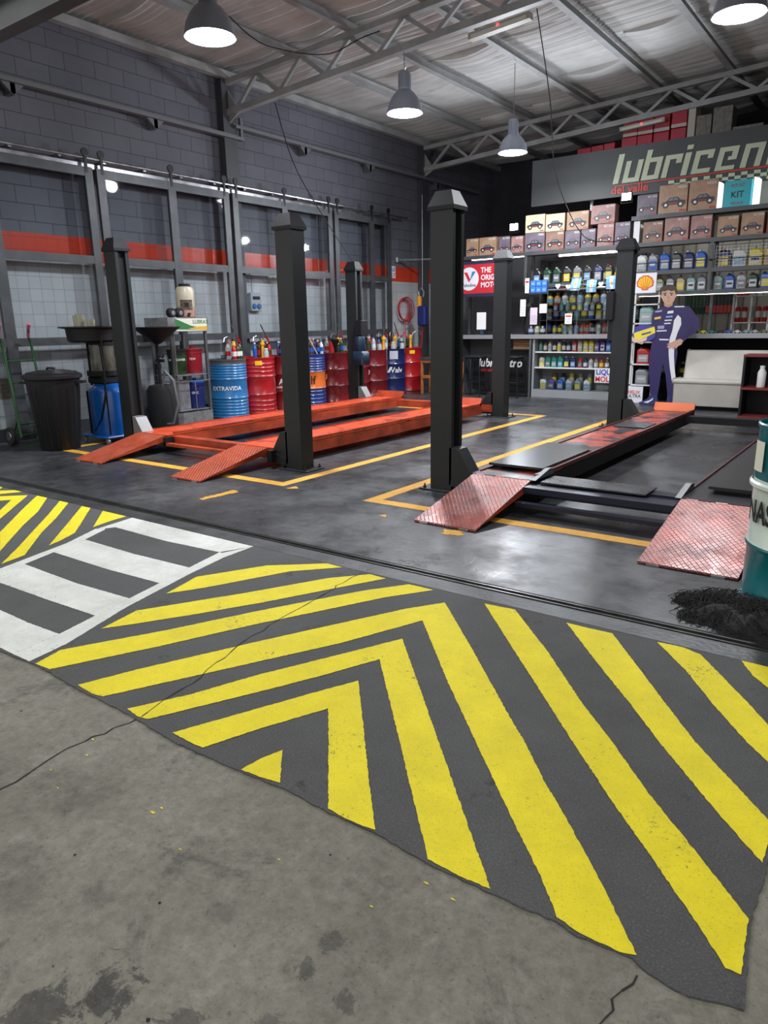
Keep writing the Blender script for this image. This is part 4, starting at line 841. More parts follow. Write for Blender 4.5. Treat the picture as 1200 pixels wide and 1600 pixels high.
for i,(y,l) in enumerate(((6.44,'left black round filter lying on the rack top'),(6.57,'right black round filter touching the dispenser jug on the rack'))):
    m=MB(); m.lathe([(.0,-.045),(.05,-.045),(.062,-.035),(.062,.035),(.05,.045),(.0,.045)],n=20,cap=False); m.v=[(c,a,b+.062) for a,b,c in m.v]; T=m.build('oil_filter',black,loc=(-8.30,y,1.49),smooth=True); tag(T,l,'filter','black filters on the rack top')
    m=MB(); m.lathe([(.0,.046),(.03,.046),(.03,.05),(0,.05)],n=16,cap=False); m.v=[(c,a,b+.062) for a,b,c in m.v]; m.build('end_plate',gal,T)
# ------------------------------------------------------------------ shaggy black mat at the teal drum
m=MB(); rr=random.Random(11)
def edge(t): return 1+.22*math.sin(3*t+1)+.12*math.sin(7*t)+.06*math.sin(13*t)
N_=48; cx,cy=-.40,3.47; vs=[(cx,cy,.07)]; fs=[]
for k,(q,z) in enumerate(((.3,.075),(.6,.06),(.85,.035),(1.0,.002))):
    for i in range(N_):
        t=2*PI*i/N_; e=edge(t); jx=rr.uniform(-.012,.012)
        yy=cy+.215*q*e*math.sin(t)+jx; yy=max(yy,3.205)
        vs.append((cx+.40*q*e*math.cos(t)+jx,yy,max(.002,z+rr.uniform(-.012,.012) if z>.01 else .002)))
for i in range(N_): fs.append((0,1+i,1+(i+1)%N_))
for k in range(3):
    for i in range(N_): fs.append((1+k*N_+i,1+(k+1)*N_+i,1+(k+1)*N_+(i+1)%N_,1+k*N_+(i+1)%N_))
def clear(x,y):
    dx,dy=x+.27,y-3.8; d=math.hypot(dx,dy)
    return (x,y) if d>.305 else (-.27+dx/d*.305,3.8+dy/d*.305)
vs=[(*clear(x,y),z) for x,y,z in vs]
m.add(vs,fs)
for _ in range(2200):
    t=rr.uniform(0,2*PI); q=rr.random()**.6; e=edge(t); x=cx+.40*q*e*math.cos(t); y=cy+.21*q*e*math.sin(t); z=.07*(1-q**2)+.004; d=rr.uniform(0,2*PI); L=rr.uniform(.03,.09)
    if math.hypot(x+.27,y-3.8)<.31: continue
    p=[(x,max(y,3.21),z),(x+L*.5*math.cos(d),max(y+L*.5*math.sin(d),3.21),z+.018),(x+L*math.cos(d+.5),max(y+L*math.sin(d+.5),3.21),max(.004,z-.015))]
    p=[(*clear(q[0],q[1]),q[2]) for q in p]; m.tube(p,.0022,3,cap=False)
o=m.build('shaggy_rag',mat('shaggy_black',(.012,.012,.013),.9)); tag(o,'shaggy black rag heap on the floor at the teal drum','rag')
# ------------------------------------------------------------------ shop front at the back
shelf_m=mat('shelf_grey',(.075,.08,.085),.45,.2,.2,6); shelf_w=mat('shelf_white',(.6,.6,.6),.5)
# partition behind the counter, mezzanine slab
m=MB(); m.box(-8.2,-4.15,14.7,14.8,0,2.85,0); m.box(-4.15,3.6,14.7,14.8,0,4.0,1)
x=-4.0
while x<3.5: m.box(x,x+.02,14.68,14.7,0,4.0,2); x+=.22
struct(m.build('wall_partition',[mat('partition_grey',(.10,.10,.11),.6),Mback,mat('panel_groove',(.13,.125,.11),.7)]))
m=MB(); m.box(-6.18,3.6,13.3,17.3,4.0,4.12); struct(m.build('mezzanine_floor',Mdark))
m=MB(); m.box(-4.2,-1.2,13.28,13.32,2.62,3.5); struct(m.build('trim_3',mat('cream_backing',(.5,.5,.42),.6)))
# sign
T=thing('shop_sign','long dark sign with big pale slanted letters above the shop counter','sign',(0,13.2,0))
m=MB(); m.box(-6.18,-.9,-.02,.06,3.42,4.2); m.build('board',mat('sign_board',(.055,.062,.065),.5,0,.15,2),T)
pale=mat('sign_pale_green',(.55,.62,.45),.5); sred=mat('sign_red',(.62,.04,.02),.5)
H_=.335; K=.085
def glyph(m,ch,x,z,w=.285):
    R=[]
    if ch=='l': R=[(0,K*1.15,0,.46)]
    if ch=='u': R=[(0,K,0,H_),(w-K,w,0,H_),(K,w-K,0,K*.8)]
    if ch=='b': R=[(0,K,0,.46),(K,w,H_-K*.8,H_),(w-K,w,0,H_-K*.8),(K,w-K,0,K*.8)]
    if ch=='r': R=[(0,K,0,H_),(K,w*.95,H_-K*.8,H_),(w*.95-K,w*.95,H_*.6,H_-K*.8)]
    if ch=='i': R=[(0,K*1.1,0,H_),(0,K*1.1,H_+.045,H_+.11)]
    if ch=='c': R=[(0,K,0,H_),(K,w,H_-K*.8,H_),(K,w,0,K*.8),(w-K,w,H_*.62,H_-K*.8)]
    if ch=='e': R=[(0,K,0,H_),(K,w,H_-K*.8,H_),(K,w,0,K*.7),(w-K,w,H_*.42,H_-K*.8),(w*.55,w-K,H_*.42,H_*.42+K*.6)]
    if ch=='n': R=[(0,K,0,H_),(K,w,H_-K*.8,H_),(w-K,w,0,H_-K*.8)]
    if ch=='t': R=[(0,K,0,.46),(K,w*.8,H_-K*.8,H_),(K,w*.8,0,K*.8)]
    if ch=='o': R=[(0,K,0,H_),(w-K,w,0,H_),(K,w-K,0,K*.8),(K,w-K,H_-K*.8,H_)]
    s=.2
    for a,b,c,d in R:
        P=[(x+a+s*c,z+c),(x+b+s*c,z+c),(x+b+s*d,z+d),(x+a+s*d,z+d)]
        m.prism(P,'y',-.032,-.02)
for ch,x in zip('lubricentro',(-4.66,-4.50,-4.18,-3.85,-3.54,-3.38,-3.02,-2.65,-2.28,-2.0,-1.68)):
    m=MB(); glyph(m,ch,x,3.63); m.build('sign_letter',pale,T)
m=MB(); m.prism([(-4.62,3.585),(-1.3,3.60),(-1.3,3.63),(-4.62,3.60)],'y',-.03,-.02); m.build('red_line',sred,T)
m=MB()
for i in range(26):
    for j in range(3):
        if (i+j)%2==0: x=-3.72+i*.092; m.box(x,x+.092,-.03,-.02,3.575-.05*(j+1),3.575-.05*j)
m.build('checker_band',pale,T)
m=MB(); m.text('del valle',.17,lambda a,b:(-4.68+a,-.031,3.47+b),bold=.02,wide=1.15); m.build('small_lettering',sred,T)
# shelving frame
T=thing('display_shelf','grey shelving over the counter carrying boxes and oil jugs','shelf',(0,12.9,0))
def board(x0,x1,z,y0=0,y1=.34,mt=shelf_m): m=MB(); m.box(x0,x1,y0,y1,z-.05,z); m.box(x0,x1,y0-.012,y0,z-.06,z+.006); m.build('shelf_board',mt,T)
board(-7.5,-1.2,2.60); board(-4.2,-1.2,3.03); board(-4.2,-1.2,2.14); board(-6.12,-4.2,2.02); board(-4.1,-1.2,1.80)
for x in (-7.48,-6.12,-4.2,-2.88,-1.6):
    m=MB(); m.box(x-.025,x+.025,.30,.35,1.12 if x>-7 else 1.12,2.6); m.box(x-.025,x+.025,-.005,.03,1.80 if x>-4.3 else 2.0,2.6); m.build('upright',shelf_m,T)
m=MB(); m.box(-4.15,-1.25,-.03,-.018,2.262,2.276)
for x in (-4.14,-2.88,-1.6): m.box(x-.01,x+.01,-.03,-.005,2.255,2.28)
m.build('retaining_bar',blackm,T)
m=MB(); m.box(-4.16,-4.06,.02,.06,2.62,3.0); m.build('light_strip_panel',mat('shelf_white',(.6,.6,.6)),T)
m=MB(); m.box(-4.0,-1.3,.05,.09,1.735,1.75); m.build('shelf_lamp',emis('shelf_glow',(1,.95,.85),6),T)
m=MB(); m.box(-7.3,-6.2,.05,.09,2.53,2.545); m.build('shelf_lamp',emis('shelf_glow',(1,.95,.85),6),T)
# picture boxes
tan=mat('box_desert_tan',(.40,.25,.16),.55,0,.25,9); cream=mat('box_cream',(.62,.55,.34),.55); greyv=mat('box_grey_violet',(.16,.13,.17),.5,0,.3,9); brown=mat('box_dusty_brown',(.26,.15,.11),.55,0,.3,9); pinkb=mat('box_dusty_pink',(.36,.20,.18),.55,0,.3,9); turq=mat('box_turquoise',(.03,.42,.5),.45)
cb=mat('print_dark_car',(.02,.022,.03),.4); cr_=mat('print_red_trim',(.4,.03,.02),.5); cw=mat('print_white',(.7,.7,.66),.5); cgl=mat('print_blue_grey',(.12,.16,.2),.4)
USED={}
def carbox(x0,x1,z0,z1,face,label,y=12.92,d=.2,style=0,side=None,seed=0,tgt='boxes with printed model cars on the shelves'):
    T=thing('picture_box',label,'box',((x0+x1)/2,y,z0),0,tgt); w=x1-x0; h=z1-z0; r=random.Random(seed)
    m=MB(); m.rbox(-w/2,w/2,0,d,0,h,.004); m.build('carton',[face],T)
    m=MB(); cx=w*.02*r.uniform(-1,1); s=min(w,h*1.25)*.86; c0=h*.30; 
    if style==2: # banner text box
        m.text('KIT',h*.32,lambda a,b:(a,-.003,h*.36+b),0,bold=.02,align='CENTER'); m.text('VEGA 8',h*.14,lambda a,b:(a,-.003,h*.1+b),1,bold=.01,align='CENTER'); m.text('KIT RC',h*.16,lambda a,b:(a,-.003,h*.75+b),1,bold=.01,align='CENTER')
        m.build('print',[cb,mat('print_deep_red',(.35,.02,.05),.5)],T); return T
    # car: body polygon, cabin, wheels, red trim stripe
    P=[(-.5,.12),(-.46,.30),(-.28,.36),(-.16,.58),(.16,.60),(.30,.38),(.48,.33),(.5,.12)]
    m.poly([(cx+a*s,-.003,c0+(b-.12)*s*.62) for a,b in P],0)
    m.poly([(cx+a*s,-.004,c0+(b-.12)*s*.62) for a,b in [(-.22,.38),(-.13,.54),(-.01,.55),(-.01,.38)]],3); m.poly([(cx+a*s,-.004,c0+(b-.12)*s*.62) for a,b in [(.02,.38),(.02,.55),(.13,.56),(.22,.39)]],3)
    m.poly([(cx+a*s,-.004,c0+(b-.12)*s*.62) for a,b in [(-.47,.18),(-.47,.24),(.49,.24),(.49,.18)]],1)
    for wx in (-.3,.3):
        for rad,mi,yy in ((.13,0,-.005),(.06,2,-.006)): m.poly([(cx+wx*s+rad*s*math.cos(k*PI/6),yy,c0+.0*s+rad*s*.95*math.sin(k*PI/6)) for k in range(12)],mi)
    m.text('VEGA' if style==1 else 'RC 4X4',h*.13,lambda a,b:(w*.45+a,-.004,h*.84+b),2,bold=.01,align='RIGHT')
    m.poly([(w*.25,-.003,h*.05),(w*.46,-.003,h*.05),(w*.46,-.003,h*.11),(w*.25,-.003,h*.11)],1)
    m.build('print',[cb,cr_,cw,cgl],T)
    if side:
        m=MB(); m.box(-w/2-.004,-w/2,0,d,0.01,h-.01); m.box(w/2,w/2+.004,0,d,.01,h-.01); m.build('side_glow_panel',side,T)
    return T
rows=[(-7.41,-7.15,2.6,2.93,tan,'tan picture box with black buggy at the far left of the box shelf',0),
(-7.12,-6.76,2.6,2.93,tan,'tan picture box with black buggy, second from the shelf left end',0),
(-6.70,-6.47,2.6,2.92,greyv,'greyish picture box just left of the left floodlight stand',0),
(-6.44,-6.20,2.6,2.90,pinkb,'dull pink picture box right under the left floodlight',0),
(-6.16,-5.77,2.6,2.93,greyv,'violet grey car box below the left cream box',1),
(-5.75,-5.40,2.6,2.92,brown,'brown car box below the right cream box',1),
(-5.38,-5.10,2.6,2.91,greyv,'narrow violet grey car box right of the brown one',1),
(-5.08,-4.82,2.6,2.91,greyv,'narrow violet grey car box left of the tall pair',1),
(-4.79,-4.50,2.6,2.97,pinkb,'dusty pink car box in the lower row under the right photo boxes',0),
(-4.48,-4.22,2.6,2.97,greyv,'grey car box in the lower row beside the white shelf post',0),
(-6.16,-5.78,2.935,3.24,cream,'left cream picture box with truck, in the upper row',0),
(-5.76,-5.40,2.925,3.22,cream,'right cream picture box with truck, in the upper row',0),
(-5.36,-4.96,2.915,3.22,tan,'tan box with a large car in the upper row',1),
(-4.92,-4.50,2.975,3.28,pinkb,'pinkish photo box standing high right of the tan box',0),
(-4.13,-3.80,3.03,3.36,greyv,'grey off-road car box leftmost on the top shelf',0),
(-3.78,-3.33,3.03,3.47,tan,'tall desert car box left of its twin on the top shelf',1),
(-3.31,-2.88,3.03,3.48,tan,'tall desert car box right of its twin on the top shelf',1),
(-4.00,-3.68,2.60,2.93,brown,'brown rally car box leftmost of the right lower row',0),
(-3.65,-3.27,2.60,2.97,pinkb,'rosy box with large black car in the right lower row',0),
(-3.24,-2.92,2.60,2.96,pinkb,'rosy box with small black car in the right lower row',1),
(-2.83,-2.53,2.60,2.91,tan,'desert sand box with dark car, left of the last pair',0),
(-2.49,-2.17,2.60,2.93,tan,'desert sand box with dark car, right of the last pair',0),
(-2.12,-1.8,2.60,2.9,mat('box_red',(.35,.02,.02),.5),'red car box at the right end of the lower row',0)]
for k,(a,b,c,d,f,l,st) in enumerate(rows): carbox(a,b,c+.001,d,f,l,12.92,.2,st,seed=k)
T=carbox(-2.78,-2.40,3.031,3.42,turq,'turquoise box with dark print on the top shelf',12.92,.2,2)
for x,l in ((-2.87,'narrow white panel with painted-on glow left of the turquoise box'),(-2.33,'narrow white panel with painted-on glow right of the turquoise box')):
    m=MB(); m.prism([(-.04,0),(.04,.0),(.04,.38),(-.04,.41)],'y',0,.15); tag(m.build('painted_glow_panel',emis('painted_glow',(.9,.97,1),1.1),loc=(x,12.93,3.031)),l,'panel')  # emission paints in the light on the white box sides; not a lamp
m=MB(); m.rbox(-.3,.3,0,.15,0,.20,.005); tag(m.build('black_case',black,loc=(-1.62,12.93,3.031)),'black case stack end at the right of the top shelf','case')
# cartons on the mezzanine
redc=mat('carton_red',(.42,.015,.04),.5,0,.2,8); creamc=mat('carton_cream',(.45,.42,.36),.6)
def carton(x0,x1,z0,z1,mm,label,band=None,y=13.9,d=.35):
    T=thing('storage_carton',label,'box',((x0+x1)/2,y,z0),0,'cartons stacked on the mezzanine'); w=x1-x0;h=z1-z0
    m=MB(); m.rbox(-w/2,w/2,0,d,0,h,.006); m.build('carton',mm,T)
    if band: m=MB(); m.box(-w/2,w/2,-.003,0,h*.02,h*.22); m.build('printed_band',band,T)
for k,(a,b,c,d,f,l,bd) in enumerate([(-5.62,-5.36,4.12,4.44,redc,'leftmost red carton on the mezzanine above the sign',None),(-5.35,-5.13,4.12,4.45,redc,'second red carton from left on the mezzanine',None),(-5.12,-4.92,4.12,4.46,redc,'third red carton on the mezzanine beside the dark gap',None),
(-4.80,-4.53,4.12,4.50,redc,'red carton with cream band, lower left of the mezzanine pile',creamc),(-4.52,-4.26,4.12,4.50,redc,'red carton with cream band, lower middle of the mezzanine pile',creamc),(-4.24,-3.98,4.12,4.50,redc,'red carton with cream band, lower right of the mezzanine pile',creamc),
(-4.78,-4.53,4.51,4.76,redc,'upper left red carton of the mezzanine pile under the roof',creamc),(-4.52,-4.26,4.51,4.76,redc,'upper middle red carton of the mezzanine pile under the roof',creamc),(-4.24,-3.98,4.51,4.78,redc,'upper right red carton of the mezzanine pile under the roof',creamc),
(-3.95,-3.70,4.12,4.52,redc,'red carton right of the mezzanine pile, bottom',creamc),(-3.95,-3.70,4.53,4.80,redc,'red carton right of the mezzanine pile, top',creamc),
(-3.68,-3.56,4.12,4.84,creamc,'tall narrow cream carton beside the red cartons',None),(-3.54,-3.30,4.12,4.66,mat('carton_grey_brown',(.2,.18,.15),.6,0,.4,14),'grey brown wrapped carton right of the cream one',None),
(-3.28,-2.98,4.12,4.74,mat('carton_grey_brown',(.2,.18,.15),.6),'taller grey brown wrapped carton, second of two',None),(-2.96,-2.5,4.12,4.4,mat('carton_grey_brown',(.2,.18,.15),.6),'low grey wrapped bundle on the mezzanine',None),(-2.35,-1.95,4.12,4.80,mat('carton_dusty',(.3,.2,.15),.6),'dusty brown carton at the right end of the mezzanine',None)]): carton(a,b,c+.001,d,f,l,bd)
# products
def jug_geo(w,d,h):
    m=MB()
    def ring(x0,x1,y0,y1,z,r): 
        r=min(r,(x1-x0)/2.01,(y1-y0)/2.01); P=[]
        for cx,cy,a0 in ((x1-r,y1-r,0),(x0+r,y1-r,90),(x0+r,y0+r,180),(x1-r,y0+r,270)):
            for k in range(3): a=math.radians(a0+45*k); P.append((cx+r*math.cos(a),cy+r*math.sin(a),z))
        return P
    a,b=w/2,d/2
    R=[ring(-a*.95,a*.95,-b*.95,b*.95,0,.02),ring(-a,a,-b,b,h*.04,.02),ring(-a,a,-b,b,h*.66,.02),ring(-a*.98,a*.55,-b*.9,b*.9,h*.82,.02),ring(-a*.75,a*.05,-b*.5,b*.5,h*.9,.02),ring(-a*.62,-a*.08,-b*.42,b*.42,h*.92,.02)]
    n=12; v=sum(R,[]); f=[tuple(reversed(range(n))),tuple(range(5*n,6*n))]
    for k in range(5):
        for i in range(n): f.append((k*n+i,k*n+(i+1)%n,k*n+n+(i+1)%n,k*n+n+i))
    m.add(v,f); m.tube([(a*.0,0,h*.88),(a*.55,0,h*.86),(a*.85,0,h*.72),(a*.9,0,h*.6)],w*.07,6)
    c=MB(); c.lathe([(a*.30,h*.92),(a*.30,h*1.0)],-a*.35,0,10)
    l=MB(); l.box(-a*.78,a*.72,-b-.002,-b,h*.12,h*.56,0); l.box(-a*.6,a*.5,-b-.003,-b-.002,h*.30,h*.42,1)
    return m,c,l
def bot_geo(w,d,h):
    m=MB(); r=w/2; m.lathe([(r*.9,0),(r,.008),(r,h*.62),(r*.8,h*.74),(r*.38,h*.84),(r*.38,h*.88)],n=14)
    c=MB(); c.lathe([(r*.45,h*.87),(r*.42,h)],n=10); l=MB(); l.lathe([(r*1.02,h*.15),(r*1.02,h*.52)],n=14,cap=False); return m,c,l
def can_geo(w,d,h):
    m=MB(); r=w/2; m.lathe([(r*.95,0),(r,.005),(r,h*.93),(r*.6,h*.96),(r*.6,h*.98)],n=14); c=MB(); c.lathe([(r*.5,h*.95),(r*.5,h)],n=10); l=MB(); l.lathe([(r*1.02,h*.3),(r*1.02,h*.7)],n=14,cap=False); return m,c,l
PC={'white':(.62,.62,.6),'grey':(.22,.23,.25),'silver':(.4,.42,.45),'blue':(.02,.10,.45),'navy':(.012,.02,.12),'black':(.015,.015,.018),'dark green':(.01,.06,.03),'teal':(.01,.28,.22),'pale teal':(.22,.38,.36),'tan':(.40,.32,.22),'yellow':(.75,.62,.03),'golden':(.75,.42,.02),'red':(.5,.015,.015),'purple':(.12,.05,.30),'beige':(.42,.36,.25),'orange':(.6,.18,.02),'brown':(.14,.06,.03),'olive':(.16,.18,.06),'light blue':(.2,.38,.62)}
for k,c in PC.items(): mat('pr_'+k,tuple(v*.72 for v in c),.35)
proto={}
def product(kind,w,d,h,x,y,z,c,lc,cc,label,group,rz=0,cat='bottle'):
    key=(kind,w,d,h)
    if key not in proto:
        g={'jug':jug_geo,'bottle':bot_geo,'can':can_geo}[kind](w,d,h); mm=[]
        for q in g:
            me=bpy.data.meshes.new(kind); me.from_pydata(q.v,[],q.f); 
            for _ in range(2): me.materials.append(None)
            for p,i in zip(me.polygons,q.m): p.material_index=i; p.use_smooth=kind!='jug'
            mm.append(me)
        proto[key]=mm
    nm={'jug':'oil_jug','bottle':'oil_bottle','can':'spray_can'}[kind]; ms=proto[key]
    o=bpy.data.objects.new(nm,ms[0]); COL.objects.link(o); o.location=(x,y,z); o.rotation_euler[2]=rz
    o.material_slots[0].link='OBJECT'; o.material_slots[0].material=M['pr_'+c]; tag(o,label,cat,group)
    for i,(n2,co) in enumerate((('cap',cc),('product_label',lc))):
        q=bpy.data.objects.new(n2,ms[i+1]); COL.objects.link(q); q.parent=o
        q.material_slots[0].link='OBJECT'; q.material_slots[0].material=M['pr_'+co]
        q.material_slots[1].link='OBJECT'; q.material_slots[1].material=M['pr_'+('navy' if co=='white' else 'white')]
    return o
ORD=['first','second','third','fourth','fifth','sixth','seventh','eighth','ninth','tenth','eleventh','twelfth','thirteenth','fourteenth','fifteenth','sixteenth']
def row(kind,x0,x1,y,z,h,cols,where,group,fill=.86,d=.12,labs=None,caps=None,noun=None):
    n=len(cols); st=(x1-x0)/n; w=round(min(st*fill,.24),3); noun=noun or {'jug':'oil jug','bottle':'bottle','can':'can'}[kind]
    for i,c in enumerate(cols):
        lc=(labs[i] if labs else random.Random(i*7+n).choice(['white','silver','grey','light blue','yellow'])); cc=(caps[i] if caps else random.Random(i*3+n).choice(['black','white','red','grey']))
        if lc==c: lc='silver' if c!='silver' else 'grey'
        product(kind,w,d,h,x0+st*(i+.5),y,z,c,lc,cc,'%s %s, %s from left %s'%(c,noun,ORD[i],where),group,rz=random.uniform(-.08,.08))
row('jug',-4.10,-2.96,13.04,2.141,.30,['white','grey','blue','black','navy','blue'],'in the row of large jugs','large oil jugs on the upper shelf',labs=['silver','blue','silver','silver','silver','yellow'])
row('jug',-2.82,-1.66,13.04,2.141,.29,['navy','white','yellow','golden','golden'],'in the caged part of the large jug row','large oil jugs on the upper shelf')
row('jug',-4.08,-2.92,13.02,1.801,.25,['grey','silver','olive','grey','tan','pale teal','grey'],'on the long jug shelf','oil jugs on the lower hanging shelf',fill=.82)
row('jug',-2.84,-1.64,13.02,1.801,.25,['pale teal','blue','silver','dark green','blue','black','navy'],'on the right half of the jug shelf','oil jugs on the lower hanging shelf',fill=.82)
row('jug',-6.02,-4.28,13.04,2.021,.29,['black','dark green','dark green','black','grey','black','navy','black','white'],'on the dim shelf under the car boxes','dim jugs under the car boxes',fill=.75)
# mesh guards in front of some jugs
T=thing('wire_guard','white wire mesh guard in front of the caged jugs','wire mesh',(-2.2,12.93,2.141))
m=MB()
for k in range(22): x=-.62+k*.055; m.box(x-.0015,x+.0015,-.0015,.0015,0,.34)
for k in range(7): m.box(-.62,.54,-.002,.002,.02+k*.05,.023+k*.05)
m.build('mesh',white,T)
m=MB(); m.box(-.63,.55,-.004,.004,.33,.345); m.build('top_wire',shelf_m,T)
# counter
T=thing('shop_counter','long grey counter with a steel top across the shop front','counter',(0,12.4,0))
m=MB(); m.box(-7.3,-1.3,0,.55,1.06,1.12); m.box(-7.3,-1.3,-.015,0,1.05,1.125); m.build('worktop',mat('counter_top',(.33,.34,.36),.35,.4),T)
m=MB(); m.box(-7.3,-5.72,.45,.5,0,1.06); m.box(-7.3,-7.25,.05,.45,0,1.06); m.box(-5.76,-5.72,.0,.45,0,1.06); m.build('front_panel',mat('counter_panel',(.07,.075,.085),.5),T)
m=MB(); m.box(-3.95,-1.3,.40,.54,.42,.449); m.box(-3.95,-1.3,.5,.54,0,1.06); m.box(-3.95,-3.9,.0,.5,0,1.06); m.build('back_panel',blackm,T)
# glazed showcase under the counter
T=thing('glass_showcase','glazed showcase full of bottles under the counter','showcase',(0,12.42,0))
m=MB(); m.box(-5.70,-4.12,0,.4,0,.14); m.box(-5.70,-4.12,.38,.40,.14,1.05); m.box(-5.70,-5.66,0,.38,.14,1.05); m.box(-4.16,-4.12,0,.38,.14,1.05); m.build('case_frame',mat('case_grey',(.25,.26,.27),.5),T)
for z in (.54,.82): m=MB(); m.box(-5.66,-4.16,.02,.38,z-.02,z); m.build('shelf_board',shelf_w,T)
m=MB(); m.box(-5.66,-4.16,0.0,.004,.14,.5); m.build('glass_pane',glass,T)
row('bottle',-5.64,-5.02,12.55,.821,.20,['teal','brown','white','black','white','black','navy'],'on the top shelf of the glazed showcase','bottles in the showcase',fill=.8)
row('jug',-5.0,-4.18,12.55,.821,.21,['red','beige','yellow','yellow','purple','purple','blue','purple'],'in the jug group of the glazed showcase','jugs in the showcase',fill=.86,d=.07)
row('jug',-5.62,-4.9,12.55,.541,.19,['white','teal','teal','teal','navy','navy'],'on the middle shelf of the glazed showcase','jugs in the showcase',fill=.84,d=.07)
row('bottle',-4.88,-4.2,12.55,.541,.18,['red','navy','white','grey','red','brown','white'],'on the showcase middle shelf right half','bottles in the showcase',fill=.8)
row('jug',-5.6,-4.6,12.55,.141,.20,['white','purple','blue','silver','grey','white'],'on the showcase bottom behind glass','jugs in the showcase',fill=.7,d=.09)
row('can',-5.45,-4.6,12.68,.141,.30,['olive','black','yellow','beige','silver'],'at the back of the showcase bottom','cans in the showcase',fill=.5)
T=thing('logo_sign','square oil brand sign, red and blue letters, on the showcase glass','sign',(-4.33,12.395,.30))
m=MB(); m.box(-.17,.17,0,.012,0,.25); m.build('board',mat('sign_white',(.7,.7,.75),.5),T)
m=MB(); m.text('LIQUI',.125,lambda a,b:(a,-.002,b+.14),bold=.025,align='CENTER',wide=.95); m.build('lettering',mat('blue_letter',(.02,.04,.4),.5),T)
m=MB(); m.text('MOLY',.125,lambda a,b:(a,-.002,b+.02),bold=.025,align='CENTER',wide=.95); m.build('lettering',redt,T)
# glass case on the counter and back shelves
T=thing('counter_glass_case','tall glass case with small goods on the counter','glass case',(0,12.45,1.12))
m=MB(); 
for x in (-5.46,-4.9,-4.34): m.box(x-.004,x+.004,0,.006,0,.78)
m.box(-5.46,-4.34,0,.006,.77,.785); m.box(-5.46,-4.34,0,.35,.40,.404); m.build('edge_profile',gal,T)
m=MB(); m.box(-5.46,-4.34,0,.004,.0,.77); m.build('glass_pane',glass,T)
row('can',-5.42,-4.4,12.6,1.121,.16,['grey','brown','silver','white','silver','red','red','navy','white','red'],'on the floor of the counter glass case','small goods in the glass case',fill=.7)
row('bottle',-5.42,-4.4,12.6,1.525,.17,['red','teal','teal','navy','light blue','white','grey','navy','white'],'on the upper level of the counter glass case','small goods in the glass case',fill=.68)
T=thing('goods_shelf','dark tall shelf of small goods behind the glass case','shelf',(0,13.6,0))
for z in (1.12,1.38,1.66,1.94): m=MB(); m.box(-6.1,-4.15,0,.3,z-.02,z); m.build('shelf_board',shelf_m,T)
m=MB(); m.box(-6.14,-4.12,.3,.33,0,2.5); m.box(-6.14,-6.1,0,.3,0,2.5); m.box(-4.15,-4.12,0,.3,0,2.5); m.build('shelf_back',mat('shelf_back_dark',(.035,.035,.04),.7),T)
row('bottle',-6.05,-4.2,13.75,1.121,.22,['blue','navy','yellow','olive','black','red','orange','grey','red','navy','yellow','black','red'],'on the lowest dark goods shelf','goods on the dark back shelf',fill=.8)
row('can',-6.05,-4.2,13.75,1.381,.22,['white','navy','brown','red','teal','dark green','blue','white','silver','navy','yellow','red','grey'],'on the second dark goods shelf','goods on the dark back shelf',fill=.78)
row('bottle',-6.05,-4.2,13.75,1.661,.23,['yellow','orange','white','grey','light blue','yellow','golden','white','red','red','beige','golden'],'on the third dark goods shelf','goods on the dark back shelf',fill=.84)
row('jug',-6.05,-4.2,13.75,1.941,.3,['blue','red','grey','dark green','black','white','golden','yellow','navy'],'on the top dark goods shelf','goods on the dark back shelf',fill=.8)
# blue box grid and notes
for i in range(3):
    for j in range(2):
        m=MB(); m.rbox(-.052,.052,0,.06,0,.105,.004); T=m.build('filter_box',mat('bright_blue_box',(.04,.16,.55),.4),loc=(-5.83+.11*i,12.62,1.86+.11*j)); tag(T,'bright blue carton, %s column, %s layer of the hanging block'%(('left','middle','right')[i],('lower','upper')[j]),'box','bright blue cartons in a block')
        m=MB(); m.box(-.03,.03,-.002,0,.03,.07); m.build('print',mat('print_light_blue',(.15,.35,.7),.5),T)
T=thing('box_bracket','thin steel bracket shelf under the bright blue cartons','bracket',(-5.72,12.6,1.85)); m=MB(); m.box(-.2,.2,0,.12,-.012,-.001); m.build('shelf_plate',shelf_m,T); m=MB(); m.box(-.2,-.185,.09,.12,-.73,-.012); m.build('post',shelf_m,T)
paper=mat('paper_white',(.72,.72,.72),.7); pinkp=mat('paper_pink',(.62,.5,.62),.7)
for x,z,w,h,mm,l in ((-6.0,1.45,.11,.30,paper,'white paper notice pinned left of the bright blue cartons'),(-5.93,1.86,.08,.26,paper,'narrow white card with red bar left of the blue cartons'),(-5.78,1.30,.14,.30,pinkp,'pink paper notice hanging above the counter'),(-5.60,1.50,.14,.16,paper,'small white sheet with grey square above the counter'),(-5.05,1.30,.13,.18,paper,'white card with red stripe in the glass case')):
    T=thing('paper_notice',l,'notice',(x,12.585 if x<-5.5 else 12.44,z)); m=MB(); m.box(-w/2,w/2,0,.003,0,h); m.build('sheet',mm,T)
    m=MB()
    for k in range(5): m.box(-w*.38,w*.38,-.001,0,h*(.12+.1*k),h*(.14+.1*k))
    if 'red' in l: m.box(-w*.4,w*.4,-.001,0,h*.68,h*.82,1)
    m.build('print',[mat('print_grey',(.2,.2,.22),.6),redt],T)
